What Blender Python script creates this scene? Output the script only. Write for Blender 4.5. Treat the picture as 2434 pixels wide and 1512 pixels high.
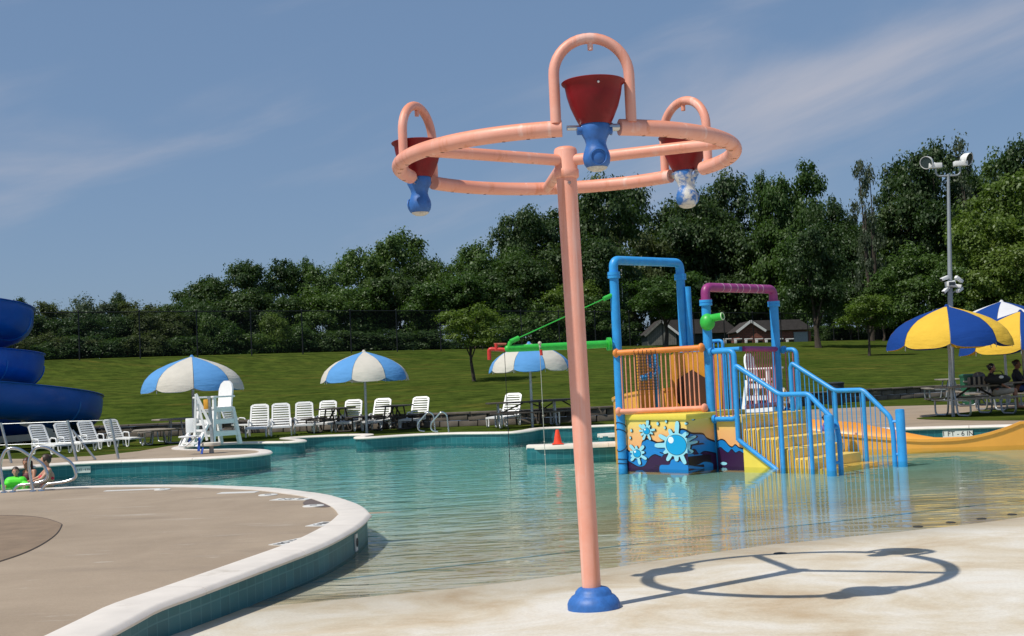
import bpy, bmesh, math, random
import numpy as np
from mathutils import Vector, Matrix
from mathutils.geometry import tessellate_polygon
R = math.radians
random.seed(7)
scene = bpy.context.scene
for o in list(bpy.data.objects):
    bpy.data.objects.remove(o)
col = scene.collection

# ------------------------------------------------------------------ camera
FPX, CX, CY, EYE = 2900.0, 1217.0, 756.0, 1.7
PITCH, ROLL = math.atan(144 / FPX), R(-2.5)
cam_d = bpy.data.cameras.new('camera')
cam = bpy.data.objects.new('camera', cam_d)
col.objects.link(cam)
cam_d.sensor_width = 36
cam_d.lens = FPX / 2434 * 36
cam_d.clip_start, cam_d.clip_end = 0.1, 4000
RM = Matrix.Rotation(math.pi / 2 + PITCH, 3, 'X') @ Matrix.Rotation(ROLL, 3, 'Z')
cam.matrix_world = Matrix.Translation((0, 0, EYE)) @ RM.to_4x4()
scene.camera = cam
EY = Vector((0, 0, EYE))

def ray(x, y):
    return RM @ Vector(((x - CX) / FPX, -(y - CY) / FPX, -1))
def at(x, y, z=0.0):
    d = ray(x, y)
    return EY + d * ((z - EYE) / d.z)
def atY(x, y, Y):
    d = ray(x, y)
    return EY + d * (Y / d.y)

# ------------------------------------------------------------------ light
SUN = Vector((-0.458, -0.301, 0.8365)).normalized()      # direction towards the sun
elev = math.asin(SUN.z)
azim = math.atan2(SUN.x, SUN.y) % (2 * math.pi)
w = bpy.data.worlds.new('World')
scene.world = w
w.use_nodes = True
nt = w.node_tree
nt.nodes.clear()
def N(t, tree=None, **kw):
    n = (tree or nt).nodes.new(t)
    for k, v in kw.items():
        setattr(n, k, v)
    return n
sky = N('ShaderNodeTexSky', sky_type='NISHITA', sun_disc=False, sun_elevation=elev, sun_rotation=azim,
        altitude=300, air_density=1.0, dust_density=1.2, ozone_density=2.0)
bg = N('ShaderNodeBackground')
bg.inputs[1].default_value = 0.115
wo = N('ShaderNodeOutputWorld')
tc = N('ShaderNodeTexCoord')
sep = N('ShaderNodeSeparateXYZ')
nt.links.new(tc.outputs['Generated'], sep.inputs[0])
def math_n(op, a, b=None, tree=None, clamp=False):
    n = N('ShaderNodeMath', tree, operation=op, use_clamp=clamp)
    t = tree or nt
    for i, v in enumerate((a, b)):
        if v is None: continue
        if isinstance(v, (int, float)): n.inputs[i].default_value = v
        else: t.links.new(v, n.inputs[i])
    return n.outputs[0]
az = math_n('ARCTAN2', sep.outputs[0], sep.outputs[1])
el = math_n('ARCSINE', sep.outputs[2])
# tilted cirrus: coordinates along and across the streaks
across = math_n('SUBTRACT', el, math_n('MULTIPLY', az, 0.27))
cv = N('ShaderNodeCombineXYZ')
nt.links.new(math_n('MULTIPLY', az, 3.2), cv.inputs[0])
nt.links.new(math_n('MULTIPLY', across, 15.0), cv.inputs[1])
cv.inputs[2].default_value = 9.3
cn = N('ShaderNodeTexNoise')
cn.inputs['Scale'].default_value = 1.0
cn.inputs['Detail'].default_value = 8
cn.inputs['Roughness'].default_value = 0.52
cn.inputs['Distortion'].default_value = 0.35
nt.links.new(cv.outputs[0], cn.inputs['Vector'])
# one broad streak that rises to the right
band = math_n('SUBTRACT', across, 0.136)
band = math_n('MULTIPLY', band, band)
band = math_n('MULTIPLY', band, -1 / (2 * 0.038 ** 2))
band = math_n('EXPONENT', band)
side = N('ShaderNodeMapRange'); side.interpolation_type = 'SMOOTHSTEP'
side.inputs[1].default_value = 0.03; side.inputs[2].default_value = 0.30
nt.links.new(az, side.inputs[0])
band = math_n('MULTIPLY', band, side.outputs[0])
lp_ = math_n('ADD', math_n('MULTIPLY', math_n('ADD', az, 0.40), math_n('MULTIPLY', math_n('ADD', az, 0.40), -22.0)), math_n('MULTIPLY', math_n('SUBTRACT', el, 0.215), math_n('MULTIPLY', math_n('SUBTRACT', el, 0.215), -300.0)))
band = math_n('ADD', band, math_n('MULTIPLY', math_n('EXPONENT', lp_), 0.55))   # a second soft patch
cl = math_n('ADD', cn.outputs[0], math_n('MULTIPLY', band, 0.25))
mr = N('ShaderNodeMapRange'); mr.interpolation_type = 'SMOOTHSTEP'
mr.inputs[1].default_value = 0.47; mr.inputs[2].default_value = 1.0
mr.inputs[3].default_value = 0.0; mr.inputs[4].default_value = 0.85
nt.links.new(cl, mr.inputs[0])
mixc = N('ShaderNodeMixRGB')
mixc.inputs[2].default_value = (3.9, 3.95, 4.5, 1)
nt.links.new(mr.outputs[0], mixc.inputs[0])
veil = N('ShaderNodeMixRGB')                             # thin even summer haze over the clear sky
veil.inputs[0].default_value = 0.72
veil.inputs[2].default_value = (1.22, 1.98, 3.30, 1)
nt.links.new(sky.outputs[0], veil.inputs[1])
nt.links.new(veil.outputs[0], mixc.inputs[1])
nt.links.new(mixc.outputs[0], bg.inputs[0])
nt.links.new(bg.outputs[0], wo.inputs[0])

sd = bpy.data.lights.new('sun', 'SUN')
sd.energy, sd.angle, sd.color = 3.9, R(0.55), (1.0, 0.95, 0.86)
sun = bpy.data.objects.new('sun', sd)
col.objects.link(sun)
sun.rotation_euler = (-SUN).to_track_quat('-Z', 'Y').to_euler()
sun.location = (-20, -10, 40)
vs = scene.view_settings
vs.view_transform, vs.look, vs.exposure, vs.gamma = 'Standard', 'None', 0.12, 1
scene.render.resolution_x, scene.render.resolution_y = 1024, 636
scene.cycles.transparent_max_bounces = 24
scene.cycles.max_bounces = 8

# ------------------------------------------------------------------ materials
def newmat(name):
    m = bpy.data.materials.new(name)
    m.use_nodes = True
    t = m.node_tree
    return m, t, t.nodes['Principled BSDF']
def link(t, a, b): t.links.new(a, b)
def noise(t, scale, detail=4, rough=0.55, coord='Object', stretch=None, dist=0.0):
    c = N('ShaderNodeTexCoord', t)
    n = N('ShaderNodeTexNoise', t)
    n.inputs['Scale'].default_value = scale
    n.inputs['Detail'].default_value = detail
    n.inputs['Roughness'].default_value = rough
    n.inputs['Distortion'].default_value = dist
    src = c.outputs[coord] if coord != 'World' else N('ShaderNodeNewGeometry', t).outputs['Position']
    if stretch:
        mp = N('ShaderNodeMapping', t)
        mp.inputs['Scale'].default_value = stretch
        link(t, src, mp.inputs[0]); src = mp.outputs[0]
    link(t, src, n.inputs['Vector'])
    return n.outputs[0]
def ramp(t, fac, stops):
    r = N('ShaderNodeValToRGB', t)
    e = r.color_ramp.elements
    while len(e) < len(stops): e.new(0.5)
    for i, (p, c) in enumerate(stops):
        e[i].position = p
        e[i].color = (*c, 1) if len(c) == 3 else c
    link(t, fac, r.inputs[0])
    return r.outputs[0]
def mixrgb(t, fac, a, b, mode='MIX'):
    n = N('ShaderNodeMixRGB', t, blend_type=mode)
    for i, v in enumerate((fac, a, b)):
        if isinstance(v, (int, float)): n.inputs[i].default_value = v
        elif isinstance(v, tuple): n.inputs[i].default_value = (*v, 1) if len(v) == 3 else v
        else: link(t, v, n.inputs[i])
    return n.outputs[0]
def maprange(t, v, a, b, c=0.0, d=1.0):
    n = N('ShaderNodeMapRange', t); n.interpolation_type = 'SMOOTHSTEP'
    for i, k in enumerate((a, b, c, d)): n.inputs[i + 1].default_value = k
    link(t, v, n.inputs[0])
    return n.outputs[0]
def add_bump(t, b, height, strength, dist=0.01):
    n = N('ShaderNodeBump', t)
    n.inputs['Strength'].default_value = strength
    n.inputs['Distance'].default_value = dist
    link(t, height, n.inputs['Height'])
    link(t, n.outputs[0], b.inputs['Normal'])
MATS = {}
def M(name, c, rough=0.5, var=0.12, scale=6, bump=0.0, bscale=60, metal=0.0, coat=0.0, spec=None, dirt=None):
    if name in MATS: return MATS[name]
    m, t, b = newmat(name)
    f = noise(t, scale, 6, 0.6)
    lo = tuple(max(0, x * (1 - var)) for x in c); hi = tuple(min(1, x * (1 + var)) for x in c)
    out = ramp(t, f, [(0.3, lo), (0.7, hi)])
    if dirt:
        f2 = noise(t, scale * 0.45, 8, 0.68)
        out = mixrgb(t, maprange(t, f2, dirt[1], dirt[1] + 0.12, 0, dirt[2]), out, dirt[0])
    link(t, out, b.inputs['Base Color'])
    b.inputs['Roughness'].default_value = rough
    b.inputs['Metallic'].default_value = metal
    b.inputs['Coat Weight'].default_value = coat
    if spec is not None: b.inputs['Specular IOR Level'].default_value = spec
    if bump: add_bump(t, b, noise(t, bscale, 4), bump, 0.004)
    MATS[name] = m
    return m

# ------------------------------------------------------------------ mesh helpers
def tag(o, label=None, cat=None, group=None, kind=None):
    if label: o['label'] = label
    if cat: o['category'] = cat
    if group: o['group'] = group
    if kind: o['kind'] = kind
    return o
def empty(name, loc, label=None, cat=None, group=None, rz=0.0):
    o = bpy.data.objects.new(name, None)
    o.empty_display_size = 0.2
    o.location = loc
    o.rotation_euler = (0, 0, rz)
    col.objects.link(o)
    return tag(o, label, cat, group)
def link_mesh(name, me, parent=None):
    o = bpy.data.objects.new(name, me)
    col.objects.link(o)
    if parent: o.parent = parent
    return o
def copy_tree(o, parent=None):
    c = o.copy()
    col.objects.link(c)
    c.parent = parent
    for ch in list(o.children): copy_tree(ch, c)
    return c
def V(*a): return Vector(a[0]) if len(a) == 1 else Vector(a)

class MB:
    def __init__(s): s.v = []; s.f = []
    def add(s, vs, fs):
        k = len(s.v)
        s.v += [tuple(p) for p in vs]
        s.f += [tuple(i + k for i in f) for f in fs]
        return s
    def box(s, c, d, rz=0.0, M3=None):
        hx, hy, hz = (q / 2 for q in d)
        m = M3 or Matrix.Rotation(rz, 3, 'Z')
        c = Vector(c)
        pts = [c + m @ Vector((x * hx, y * hy, z * hz)) for x in (-1, 1) for y in (-1, 1) for z in (-1, 1)]
        return s.add(pts, [(0, 1, 3, 2), (4, 6, 7, 5), (0, 4, 5, 1), (2, 3, 7, 6), (0, 2, 6, 4), (1, 5, 7, 3)])
    def beam(s, p, q, w, h, up=(0, 0, 1)):
        p, q = Vector(p), Vector(q)
        d = (q - p); L = d.length; d.normalize()
        u = Vector(up)
        if abs(d.dot(u)) > 0.98: u = Vector((0, 1, 0))
        x = d.cross(u).normalized(); z = x.cross(d).normalized()
        m = Matrix((x, d, z)).transposed()
        return s.box((p + q) / 2, (w, L, h), M3=m)
    def tube(s, pts, r, n=12, closed=False, cap=True, rs=None):
        pts = [Vector(p) for p in pts]
        k = len(pts)
        tans = []
        for i in range(k):
            a = pts[(i - 1) % k] if (closed or i > 0) else pts[i]
            b = pts[(i + 1) % k] if (closed or i < k - 1) else pts[i]
            tans.append((b - a).normalized())
        t0 = tans[0]
        ref = Vector((0, 0, 1)) if abs(t0.z) < 0.9 else Vector((1, 0, 0))
        nrm = t0.cross(ref).normalized()
        vs = []
        for i in range(k):
            t = tans[i]
            nrm = (nrm - t * nrm.dot(t)).normalized()
            bn = t.cross(nrm)
            rr = rs[i] if rs else r
            for j in range(n):
                a = 2 * math.pi * j / n
                vs.append(pts[i] + (nrm * math.cos(a) + bn * math.sin(a)) * rr)
        fs = []
        for i in range(k if closed else k - 1):
            for j in range(n):
                a, b = i * n + j, i * n + (j + 1) % n
                c, d = ((i + 1) % k) * n + (j + 1) % n, ((i + 1) % k) * n + j
                fs.append((a, d, c, b))
        if cap and not closed:
            fs.append(tuple(range(n)))
            fs.append(tuple(range((k - 1) * n, k * n))[::-1])
        return s.add(vs, fs)
    def cyl(s, p, q, r, r2=None, n=16):
        return s.tube([p, q], r, n, rs=[r, r if r2 is None else r2])
    def lathe(s, prof, c=(0, 0, 0), n=24, axis=None, cap=True):
        c = Vector(c)
        m = Matrix.Identity(3) if axis is None else Vector((0, 0, 1)).rotation_difference(Vector(axis)).to_matrix()
        vs = []
        for (r, z) in prof:
            for j in range(n):
                a = 2 * math.pi * j / n
                vs.append(c + m @ Vector((r * math.cos(a), r * math.sin(a), z)))
        fs = []
        for i in range(len(prof) - 1):
            for j in range(n):
                fs.append((i * n + j, i * n + (j + 1) % n, (i + 1) * n + (j + 1) % n, (i + 1) * n + j))
        if cap:
            fs.append(tuple(range(n))[::-1])
            fs.append(tuple(range((len(prof) - 1) * n, len(prof) * n)))
        return s.add(vs, fs)
    def sphere(s, c, r, n=12, sc=(1, 1, 1), M3=None):
        c = Vector(c); m = M3 or Matrix.Identity(3)
        vs = []; fs = []
        k = n // 2 + 1
        for i in range(k + 1):
            th = math.pi * i / k
            for j in range(n):
                a = 2 * math.pi * j / n
                q = Vector((math.sin(th) * math.cos(a) * sc[0], math.sin(th) * math.sin(a) * sc[1], math.cos(th) * sc[2])) * r
                vs.append(c + m @ q)
        for i in range(k):
            for j in range(n):
                fs.append((i * n + j, (i + 1) * n + j, (i + 1) * n + (j + 1) % n, i * n + (j + 1) % n))
        return s.add(vs, fs)
    def grid(s, fn, nu, nv):
        vs = [fn(i / nu, j / nv) for j in range(nv + 1) for i in range(nu + 1)]
        fs = [(j * (nu + 1) + i, j * (nu + 1) + i + 1, (j + 1) * (nu + 1) + i + 1, (j + 1) * (nu + 1) + i)
              for j in range(nv) for i in range(nu)]
        return s.add(vs, fs)
    def poly(s, pts):
        pts = [Vector(p) for p in pts]
        tris = tessellate_polygon([pts])
        return s.add(pts, [tuple(t) for t in tris])
    def mesh(s, name, mat, angle=40, bevel=0.0, solid=0.0):
        me = bpy.data.meshes.new(name)
        me.from_pydata(s.v, [], s.f)
        bm = bmesh.new(); bm.from_mesh(me)
        bmesh.ops.remove_doubles(bm, verts=bm.verts, dist=1e-5)
        if solid:
            bmesh.ops.recalc_face_normals(bm, faces=bm.faces)
            bmesh.ops.solidify(bm, geom=bm.faces[:], thickness=solid)
        bmesh.ops.recalc_face_normals(bm, faces=bm.faces)
        if bevel:
            bmesh.ops.bevel(bm, geom=[e for e in bm.edges if e.is_manifold and e.calc_face_angle(0) > 0.6], offset=bevel, segments=2,
                            affect='EDGES', profile=0.5, clamp_overlap=True)
        bm.to_mesh(me); bm.free()
        me.shade_smooth()
        me.set_sharp_from_angle(angle=R(angle))
        me.materials.append(mat)
        return me
    def build(s, name, mat, parent=None, angle=40, bevel=0.0, solid=0.0):
        return link_mesh(name, s.mesh(name, mat, angle, bevel, solid), parent)
def arc(c, r, a0, a1, n, ux, uy):
    c, ux, uy = Vector(c), Vector(ux), Vector(uy)
    return [c + (ux * math.cos(R(a0 + (a1 - a0) * i / n)) + uy * math.sin(R(a0 + (a1 - a0) * i / n))) * r for i in range(n + 1)]
def fillet(pts, r, n=6):
    pts = [Vector(p) for p in pts]
    out = [pts[0]]
    for i in range(1, len(pts) - 1):
        a, b, c = pts[i - 1], pts[i], pts[i + 1]
        rr = min(r, (a - b).length * 0.49, (c - b).length * 0.49)
        p, q = b + (a - b).normalized() * rr, b + (c - b).normalized() * rr
        for k in range(n + 1):
            t = k / n
            out.append(p * (1 - t) ** 2 + b * 2 * t * (1 - t) + q * t * t)
    out.append(pts[-1])
    return out
def catmull(pts, n=8, closed=False):
    pts = [Vector(p) for p in pts]
    k = len(pts); out = []
    for i in range(k if closed else k - 1):
        if closed: a, b, c, d = pts[(i - 1) % k], pts[i], pts[(i + 1) % k], pts[(i + 2) % k]
        else: a, b, c, d = pts[max(i - 1, 0)], pts[i], pts[i + 1], pts[min(i + 2, k - 1)]
        for j in range(n):
            t = j / n
            out.append(0.5 * ((2 * b) + (c - a) * t + (2 * a - 5 * b + 4 * c - d) * t * t + (3 * b - a - 3 * c + d) * t ** 3))
    if not closed: out.append(pts[-1])
    return out
def resample(pts, step):
    out = [pts[0]]; acc = 0.0
    for a, b in zip(pts, pts[1:]):
        L = (b - a).length
        while acc + L >= step:
            f = (step - acc) / L
            a = a + (b - a) * f
            out.append(a); L = (b - a).length; acc = 0.0
        acc += L
    if (out[-1] - pts[-1]).length > step * 0.2: out.append(pts[-1])
    return out
def txt_mesh(name, s, size, mat, extrude=0.003):
    c = bpy.data.curves.new(name, 'FONT')
    c.body, c.size, c.extrude, c.align_x, c.align_y = s, size, extrude, 'CENTER', 'CENTER'
    o = bpy.data.objects.new(name, c)
    col.objects.link(o)
    bpy.context.view_layer.update()
    me = bpy.data.meshes.new_from_object(o.evaluated_get(bpy.context.evaluated_depsgraph_get()))
    bpy.data.objects.remove(o)
    me.materials.clear(); me.materials.append(mat)
    return me

# ================================================================== THE SETTING
ZD = 0.28                                            # deck level above the water
# --- beach entry and pool floor
_a, _b = at(850, 1374, -0.03), at(2434, 1190, -0.03)
NB = Vector((-(_b.y - _a.y), _b.x - _a.x, 0)).normalized()           # direction in which the pool gets deeper
PB = Vector((_a.x, _a.y, 0)) - NB * 1.15            # a point on the waterline
def floor_z(x, y):
    s = (x - PB.x) * NB.x + (y - PB.y) * NB.y
    wob = 0.010 * math.sin(x * 0.9 + 1.3 * math.sin(y * 0.5)) + 0.006 * math.sin(1.7 * x - 2.1 * y)
    if s < 0: z = 0.034 * min(-s, 2.2) + 0.012 * max(0, -s - 2.2) + wob * min(1, -s * 0.5 + 0.4)
    else: z = -0.15 * (1 - math.exp(-s * 0.13)) + wob * 0.4 - 0.24 * min(1, max(0, (-x - 5.5) / 2.5)) * min(1, s / 5)
    return max(-0.56, min(z, 0.35))
m_beach, t, b = newmat('pool concrete')
g = N('ShaderNodeNewGeometry', t); sx = N('ShaderNodeSeparateXYZ', t); link(t, g.outputs['Position'], sx.inputs[0])
big = noise(t, 0.9, 8, 0.65, 'World', dist=0.6)
dry = ramp(t, big, [(0.30, (0.50, 0.38, 0.24)), (0.46, (0.62, 0.54, 0.41)), (0.62, (0.72, 0.68, 0.60))])
fine = noise(t, 45, 5, 0.7, 'World')
dry = mixrgb(t, 0.45, dry, ramp(t, fine, [(0.3, (0.62, 0.6, 0.58)), (0.7, (1, 1, 1))]), 'MULTIPLY')
str_ = noise(t, 1.1, 6, 0.6, 'World', stretch=(0.45, 3.4, 1))
dry = mixrgb(t, maprange(t, str_, 0.56, 0.74, 0, 0.5), dry, (0.60, 0.49, 0.35))
wetf = maprange(t, sx.outputs[2], 0.042, -0.006)
wet = mixrgb(t, wetf, dry, mixrgb(t, 1.0, dry, (0.80, 0.77, 0.70), 'MULTIPLY'))
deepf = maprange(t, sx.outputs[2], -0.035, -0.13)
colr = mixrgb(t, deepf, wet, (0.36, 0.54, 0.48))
link(t, colr, b.inputs['Base Color'])
rr_ = N('ShaderNodeMapRange', t); link(t, wetf, rr_.inputs[0]); rr_.inputs[3].default_value = 0.85; rr_.inputs[4].default_value = 0.45
link(t, rr_.outputs[0], b.inputs['Roughness'])
add_bump(t, b, noise(t, 130, 4, 0.6, 'World'), 0.35, 0.004)
mb = MB()
xs = [-60 + 26 * i / 6 for i in range(6)] + [-34 + 1.0 * i for i in range(24)] + [-10 + 0.4 * i for i in range(56)] + [12.4 + 1.4 * i for i in range(20)] + [42, 60]
ys = [-6 + 0.5 * i for i in range(22)] + [5 + 0.3 * i for i in range(45)] + [18.5 + 1.0 * i for i in range(24)]
mb.add([(x, y, floor_z(x, y)) for y in ys for x in xs],
       [(j * len(xs) + i, j * len(xs) + i + 1, (j + 1) * len(xs) + i + 1, (j + 1) * len(xs) + i) for j in range(len(ys) - 1) for i in range(len(xs) - 1)])
pool_floor = tag(mb.build('pool_floor', m_beach), 'tan concrete beach entry sloping under the pool water', kind='structure')
# --- thin blue tile line along the shallow end
mb = MB()
TB = Vector((NB.y, -NB.x, 0))
pts = [PB + NB * 1.15 + TB * (k * 0.3) for k in range(-7, 60)]
vs = []
for p in pts:
    for s_ in (-0.016, 0.016):
        q = p + NB * s_
        vs.append((q.x, q.y, floor_z(q.x, q.y) + 0.005))
mb.add(vs, [(2 * i, 2 * i + 2, 2 * i + 3, 2 * i + 1) for i in range(len(pts) - 1)])
tile_line = tag(mb.build('tile_line', M('blue tile', (0.10, 0.33, 0.42), 0.3), pool_floor), 'narrow blue tile line across the beach entry')

# --- water
m_water = bpy.data.materials.new('pool water'); m_water.use_nodes = True
t = m_water.node_tree; t.nodes.clear()
geo = N('ShaderNodeNewGeometry', t)
def wave(rot, sc, scale, detail, dist):
    mp = N('ShaderNodeMapping', t); mp.inputs['Rotation'].default_value = (0, 0, rot); mp.inputs['Scale'].default_value = sc
    link(t, geo.outputs['Position'], mp.inputs[0])
    n = N('ShaderNodeTexNoise', t); n.inputs['Scale'].default_value = scale; n.inputs['Detail'].default_value = detail
    n.inputs['Roughness'].default_value = 0.5; n.inputs['Distortion'].default_value = dist
    link(t, mp.outputs[0], n.inputs['Vector']); return n.outputs[0]
w1 = wave(R(-26), (0.8, 1.7, 1), 2.6, 2, 0.4)
w2 = wave(R(-8), (0.55, 1.5, 1), 0.8, 2, 0.2)
w3 = wave(R(-26), (0.12, 1.5, 1), 4.0, 1, 0.5)
# livelier water towards the left of the pool, calm by the play structure
px = N('ShaderNodeSeparateXYZ', t); link(t, geo.outputs['Position'], px.inputs[0])
lively = maprange(t, px.outputs[0], 2.6, -1.5, 0.10, 1.0)
def mm(op, a, b_): return math_n(op, a, b_, t)
vd = N('ShaderNodeVectorMath', t, operation='DOT_PRODUCT'); vd.inputs[1].default_value = NB; link(t, geo.outputs['Position'], vd.inputs[0])
shore = maprange(t, vd.outputs['Value'], PB.dot(NB) + 6.0, PB.dot(NB) + 0.5, 0.25, 1.6)   # longer wavelets run up the beach
hsum = mm('ADD', mm('MULTIPLY', mm('MULTIPLY', w1, lively), 0.027), mm('ADD', mm('MULTIPLY', mm('MULTIPLY', w2, lively), 0.035), mm('MULTIPLY', mm('MULTIPLY', w3, shore), 0.0055)))
bmp = N('ShaderNodeBump', t); bmp.inputs['Strength'].default_value = 1.0; bmp.inputs['Distance'].default_value = 1.0
link(t, hsum, bmp.inputs['Height'])
fr = N('ShaderNodeFresnel', t); fr.inputs[0].default_value = 1.33; link(t, bmp.outputs[0], fr.inputs[1])
gl = N('ShaderNodeBsdfGlossy', t); gl.inputs['Roughness'].default_value = 0.015; link(t, bmp.outputs[0], gl.inputs['Normal'])
tr = N('ShaderNodeBsdfTransparent', t); tr.inputs[0].default_value = (0.95, 0.98, 0.97, 1)
mx = N('ShaderNodeMixShader', t); link(t, fr.outputs[0], mx.inputs[0]); link(t, tr.outputs[0], mx.inputs[1]); link(t, gl.outputs[0], mx.inputs[2])
va = N('ShaderNodeVolumeAbsorption', t); va.inputs[0].default_value = (0.14, 0.80, 0.80, 1); va.inputs[1].default_value = 0.42
out = N('ShaderNodeOutputMaterial', t); link(t, mx.outputs[0], out.inputs[0]); link(t, va.outputs[0], out.inputs[1])
mb = MB()
X0, X1, Y0, Y1 = -45, 45, 3.0, 36.5
mb.add([(X0, Y0, 0), (X1, Y0, 0), (X1, Y1, 0), (X0, Y1, 0), (X0, Y0, -1.2), (X1, Y0, -1.2), (X1, Y1, -1.2), (X0, Y1, -1.2)],
       [(0, 1, 2, 3), (7, 6, 5, 4), (0, 4, 5, 1), (1, 5, 6, 2), (2, 6, 7, 3), (3, 7, 4, 0)])
water = tag(mb.build('water', m_water, angle=20), 'rippled blue green pool water', kind='structure')

# --- deck and coping materials
m_deck, t, b = newmat('brushed deck concrete')
f1 = noise(t, 0.7, 8, 0.65, 'World', dist=0.4)
c1 = ramp(t, f1, [(0.3, (0.30, 0.228, 0.157)), (0.7, (0.40, 0.31, 0.22))])
f2 = noise(t, 1.6, 7, 0.65, 'World', stretch=(0.3, 2.2, 1))
c1 = mixrgb(t, maprange(t, f2, 0.60, 0.72, 0, 0.5), c1, (0.56, 0.50, 0.44))
f4 = noise(t, 0.9, 7, 0.6, 'World', stretch=(0.5, 1.6, 1))
c1 = mixrgb(t, maprange(t, f4, 0.46, 0.28, 0, 0.45), c1, (0.22, 0.17, 0.125))
c1 = mixrgb(t, 0.5, c1, ramp(t, noise(t, 60, 5, 0.7, 'World'), [(0.3, (0.65, 0.65, 0.65)), (0.7, (1, 1, 1))]), 'MULTIPLY')
f5 = noise(t, 7, 8, 0.7, 'World', stretch=(0.25, 1.3, 1))
c1 = mixrgb(t, maprange(t, f5, 0.62, 0.70, 0, 0.5), c1, (0.56, 0.50, 0.43))
f6 = noise(t, 3.2, 9, 0.75, 'World')
c1 = mixrgb(t, maprange(t, f6, 0.36, 0.28, 0, 0.45), c1, (0.17, 0.13, 0.10))
link(t, c1, b.inputs['Base Color']); b.inputs['Roughness'].default_value = 0.85
add_bump(t, b, noise(t, 150, 4, 0.6, 'World'), 0.35, 0.004)
m_cope = M('white coping', (0.70, 0.64, 0.57), 0.7, 0.08, 3, 0.25, 90, dirt=((0.42, 0.36, 0.28), 0.60, 0.55))
m_tile, t, b = newmat('teal wall tile')
br = N('ShaderNodeTexBrick', t); br.offset = 0.0
br.inputs['Scale'].default_value = 1.0; br.inputs['Mortar Size'].default_value = 0.006
br.inputs['Brick Width'].default_value = 0.15; br.inputs['Row Height'].default_value = 0.15
br.inputs['Color1'].default_value = (0.004, 0.120, 0.140, 1); br.inputs['Color2'].default_value = (0.008, 0.155, 0.178, 1)
br.inputs['Mortar'].default_value = (0.045, 0.20, 0.22, 1)
uv = N('ShaderNodeUVMap', t); link(t, uv.outputs[0], br.inputs['Vector'])
cc = mixrgb(t, 0.35, br.outputs[0], ramp(t, noise(t, 2.2, 6, 0.6, 'World'), [(0.3, (0.5, 0.5, 0.5)), (0.7, (1, 1, 1))]), 'MULTIPLY')
link(t, cc, b.inputs['Base Color']); b.inputs['Roughness'].default_value = 0.45

def side_normal(p, i, sgn):
    a = p[max(i - 1, 0)]; c = p[min(i + 1, len(p) - 1)]
    d = (c - a); d.z = 0; d.normalize()
    return Vector((-d.y, d.x, 0)) * sgn
def coping_run(path, sgn, parent, width=0.40, piece=1.5, top=ZD, zlow=0.222):
    prof = [(0.05, zlow + 0.004), (0.012, zlow + 0.008), (0.0, zlow + 0.03), (0.003, top - 0.025), (0.018, top - 0.004), (0.045, top + 0.006), (width, top + 0.008), (width, top - 0.05)]
    pts = resample([Vector((p.x, p.y, 0)) for p in path], 0.15)
    n = max(2, round(piece / 0.15))
    i = 0
    while i < len(pts) - 1:
        e = min(i + n, len(pts) - 1)
        if len(pts) - 1 - e < n // 2: e = len(pts) - 1
        mb = MB(); vs = []
        for k in range(i, e + 1):
            p = pts[k].copy()
            if k == i: p = p.lerp(pts[k + 1], 0.03)
            if k == e: p = p.lerp(pts[k - 1], 0.03)
            nn = side_normal(pts, k, sgn)
            for (a, z) in prof: vs.append(p + nn * a + Vector((0, 0, z)))
        L = len(prof); fs = []
        for k in range(e - i):
            for j in range(L - 1): fs.append((k * L + j, k * L + j + 1, (k + 1) * L + j + 1, (k + 1) * L + j))
        fs.append(tuple(range(L))); fs.append(tuple(range((e - i) * L, (e - i + 1) * L))[::-1])
        mb.add(vs, fs)
        mb.build('coping_stone', m_cope, parent, angle=50)
        i = e
def wall_run(path, sgn, parent, inset=0.055, ztop=0.228, zbot=-0.75, name='pool_wall'):
    pts = resample([Vector((p.x, p.y, 0)) for p in path], 0.2)
    vs = []; us = []; acc = 0.0
    for k, p in enumerate(pts):
        if k: acc += (p - pts[k - 1]).length
        q = p + side_normal(pts, k, sgn) * inset
        vs += [(q.x, q.y, ztop), (q.x, q.y, zbot)]; us += [(acc, ztop), (acc, zbot)]
    me = bpy.data.meshes.new(name)
    me.from_pydata(vs, [], [(2 * i, 2 * i + 2, 2 * i + 3, 2 * i + 1) for i in range(len(pts) - 1)])
    ul = me.uv_layers.new(name='UVMap')
    for lp in me.loops: ul.data[lp.index].uv = us[lp.vertex_index]
    me.shade_smooth(); me.materials.append(m_tile)
    return link_mesh(name, me, parent)
def flat(name, pts, z, mat, parent=None):
    mb = MB(); mb.poly([(p.x, p.y, z) for p in pts])
    return mb.build(name, mat, parent)

# --- near deck (a rounded peninsula on the left)
near = [at(x, y, 0.19) for x, y in [(309, 1511), (382, 1470), (481, 1432), (657, 1363), (773, 1316), (837, 1281), (868, 1258), (883, 1240)]]
near += [at(x, y, ZD) for x, y in [(884, 1221), (866, 1204), (837, 1191), (786, 1176), (730, 1168), (644, 1159), (472, 1152.6), (300, 1153), (172, 1157), (60, 1163), (-150, 1176), (-500, 1200)]]
d0 = (near[0] - near[1]).normalized()
near = [near[0] + d0 * 6.0, near[0] + d0 * 2.5] + near
near = [Vector((p.x, p.y, 0)) for p in near]
near_path = resample(catmull(near, 10), 0.08)
ns = 1
def inner(path, sgn, wdt):
    return [p + side_normal(path, i, sgn) * wdt for i, p in enumerate(path)]
near_in = inner(near_path, ns, 0.355)
near_deck = flat('pool_deck', near_in + [Vector((-30, near_in[-1].y, 0)), Vector((-30, near_in[0].y, 0))], ZD - 0.002, m_deck)
tag(near_deck, 'brown brushed concrete deck inside the white curved coping', kind='structure')
coping_run(near_path, ns, near_deck, 0.36, 1.8)
wall_run(near_path, ns, near_deck)
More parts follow.
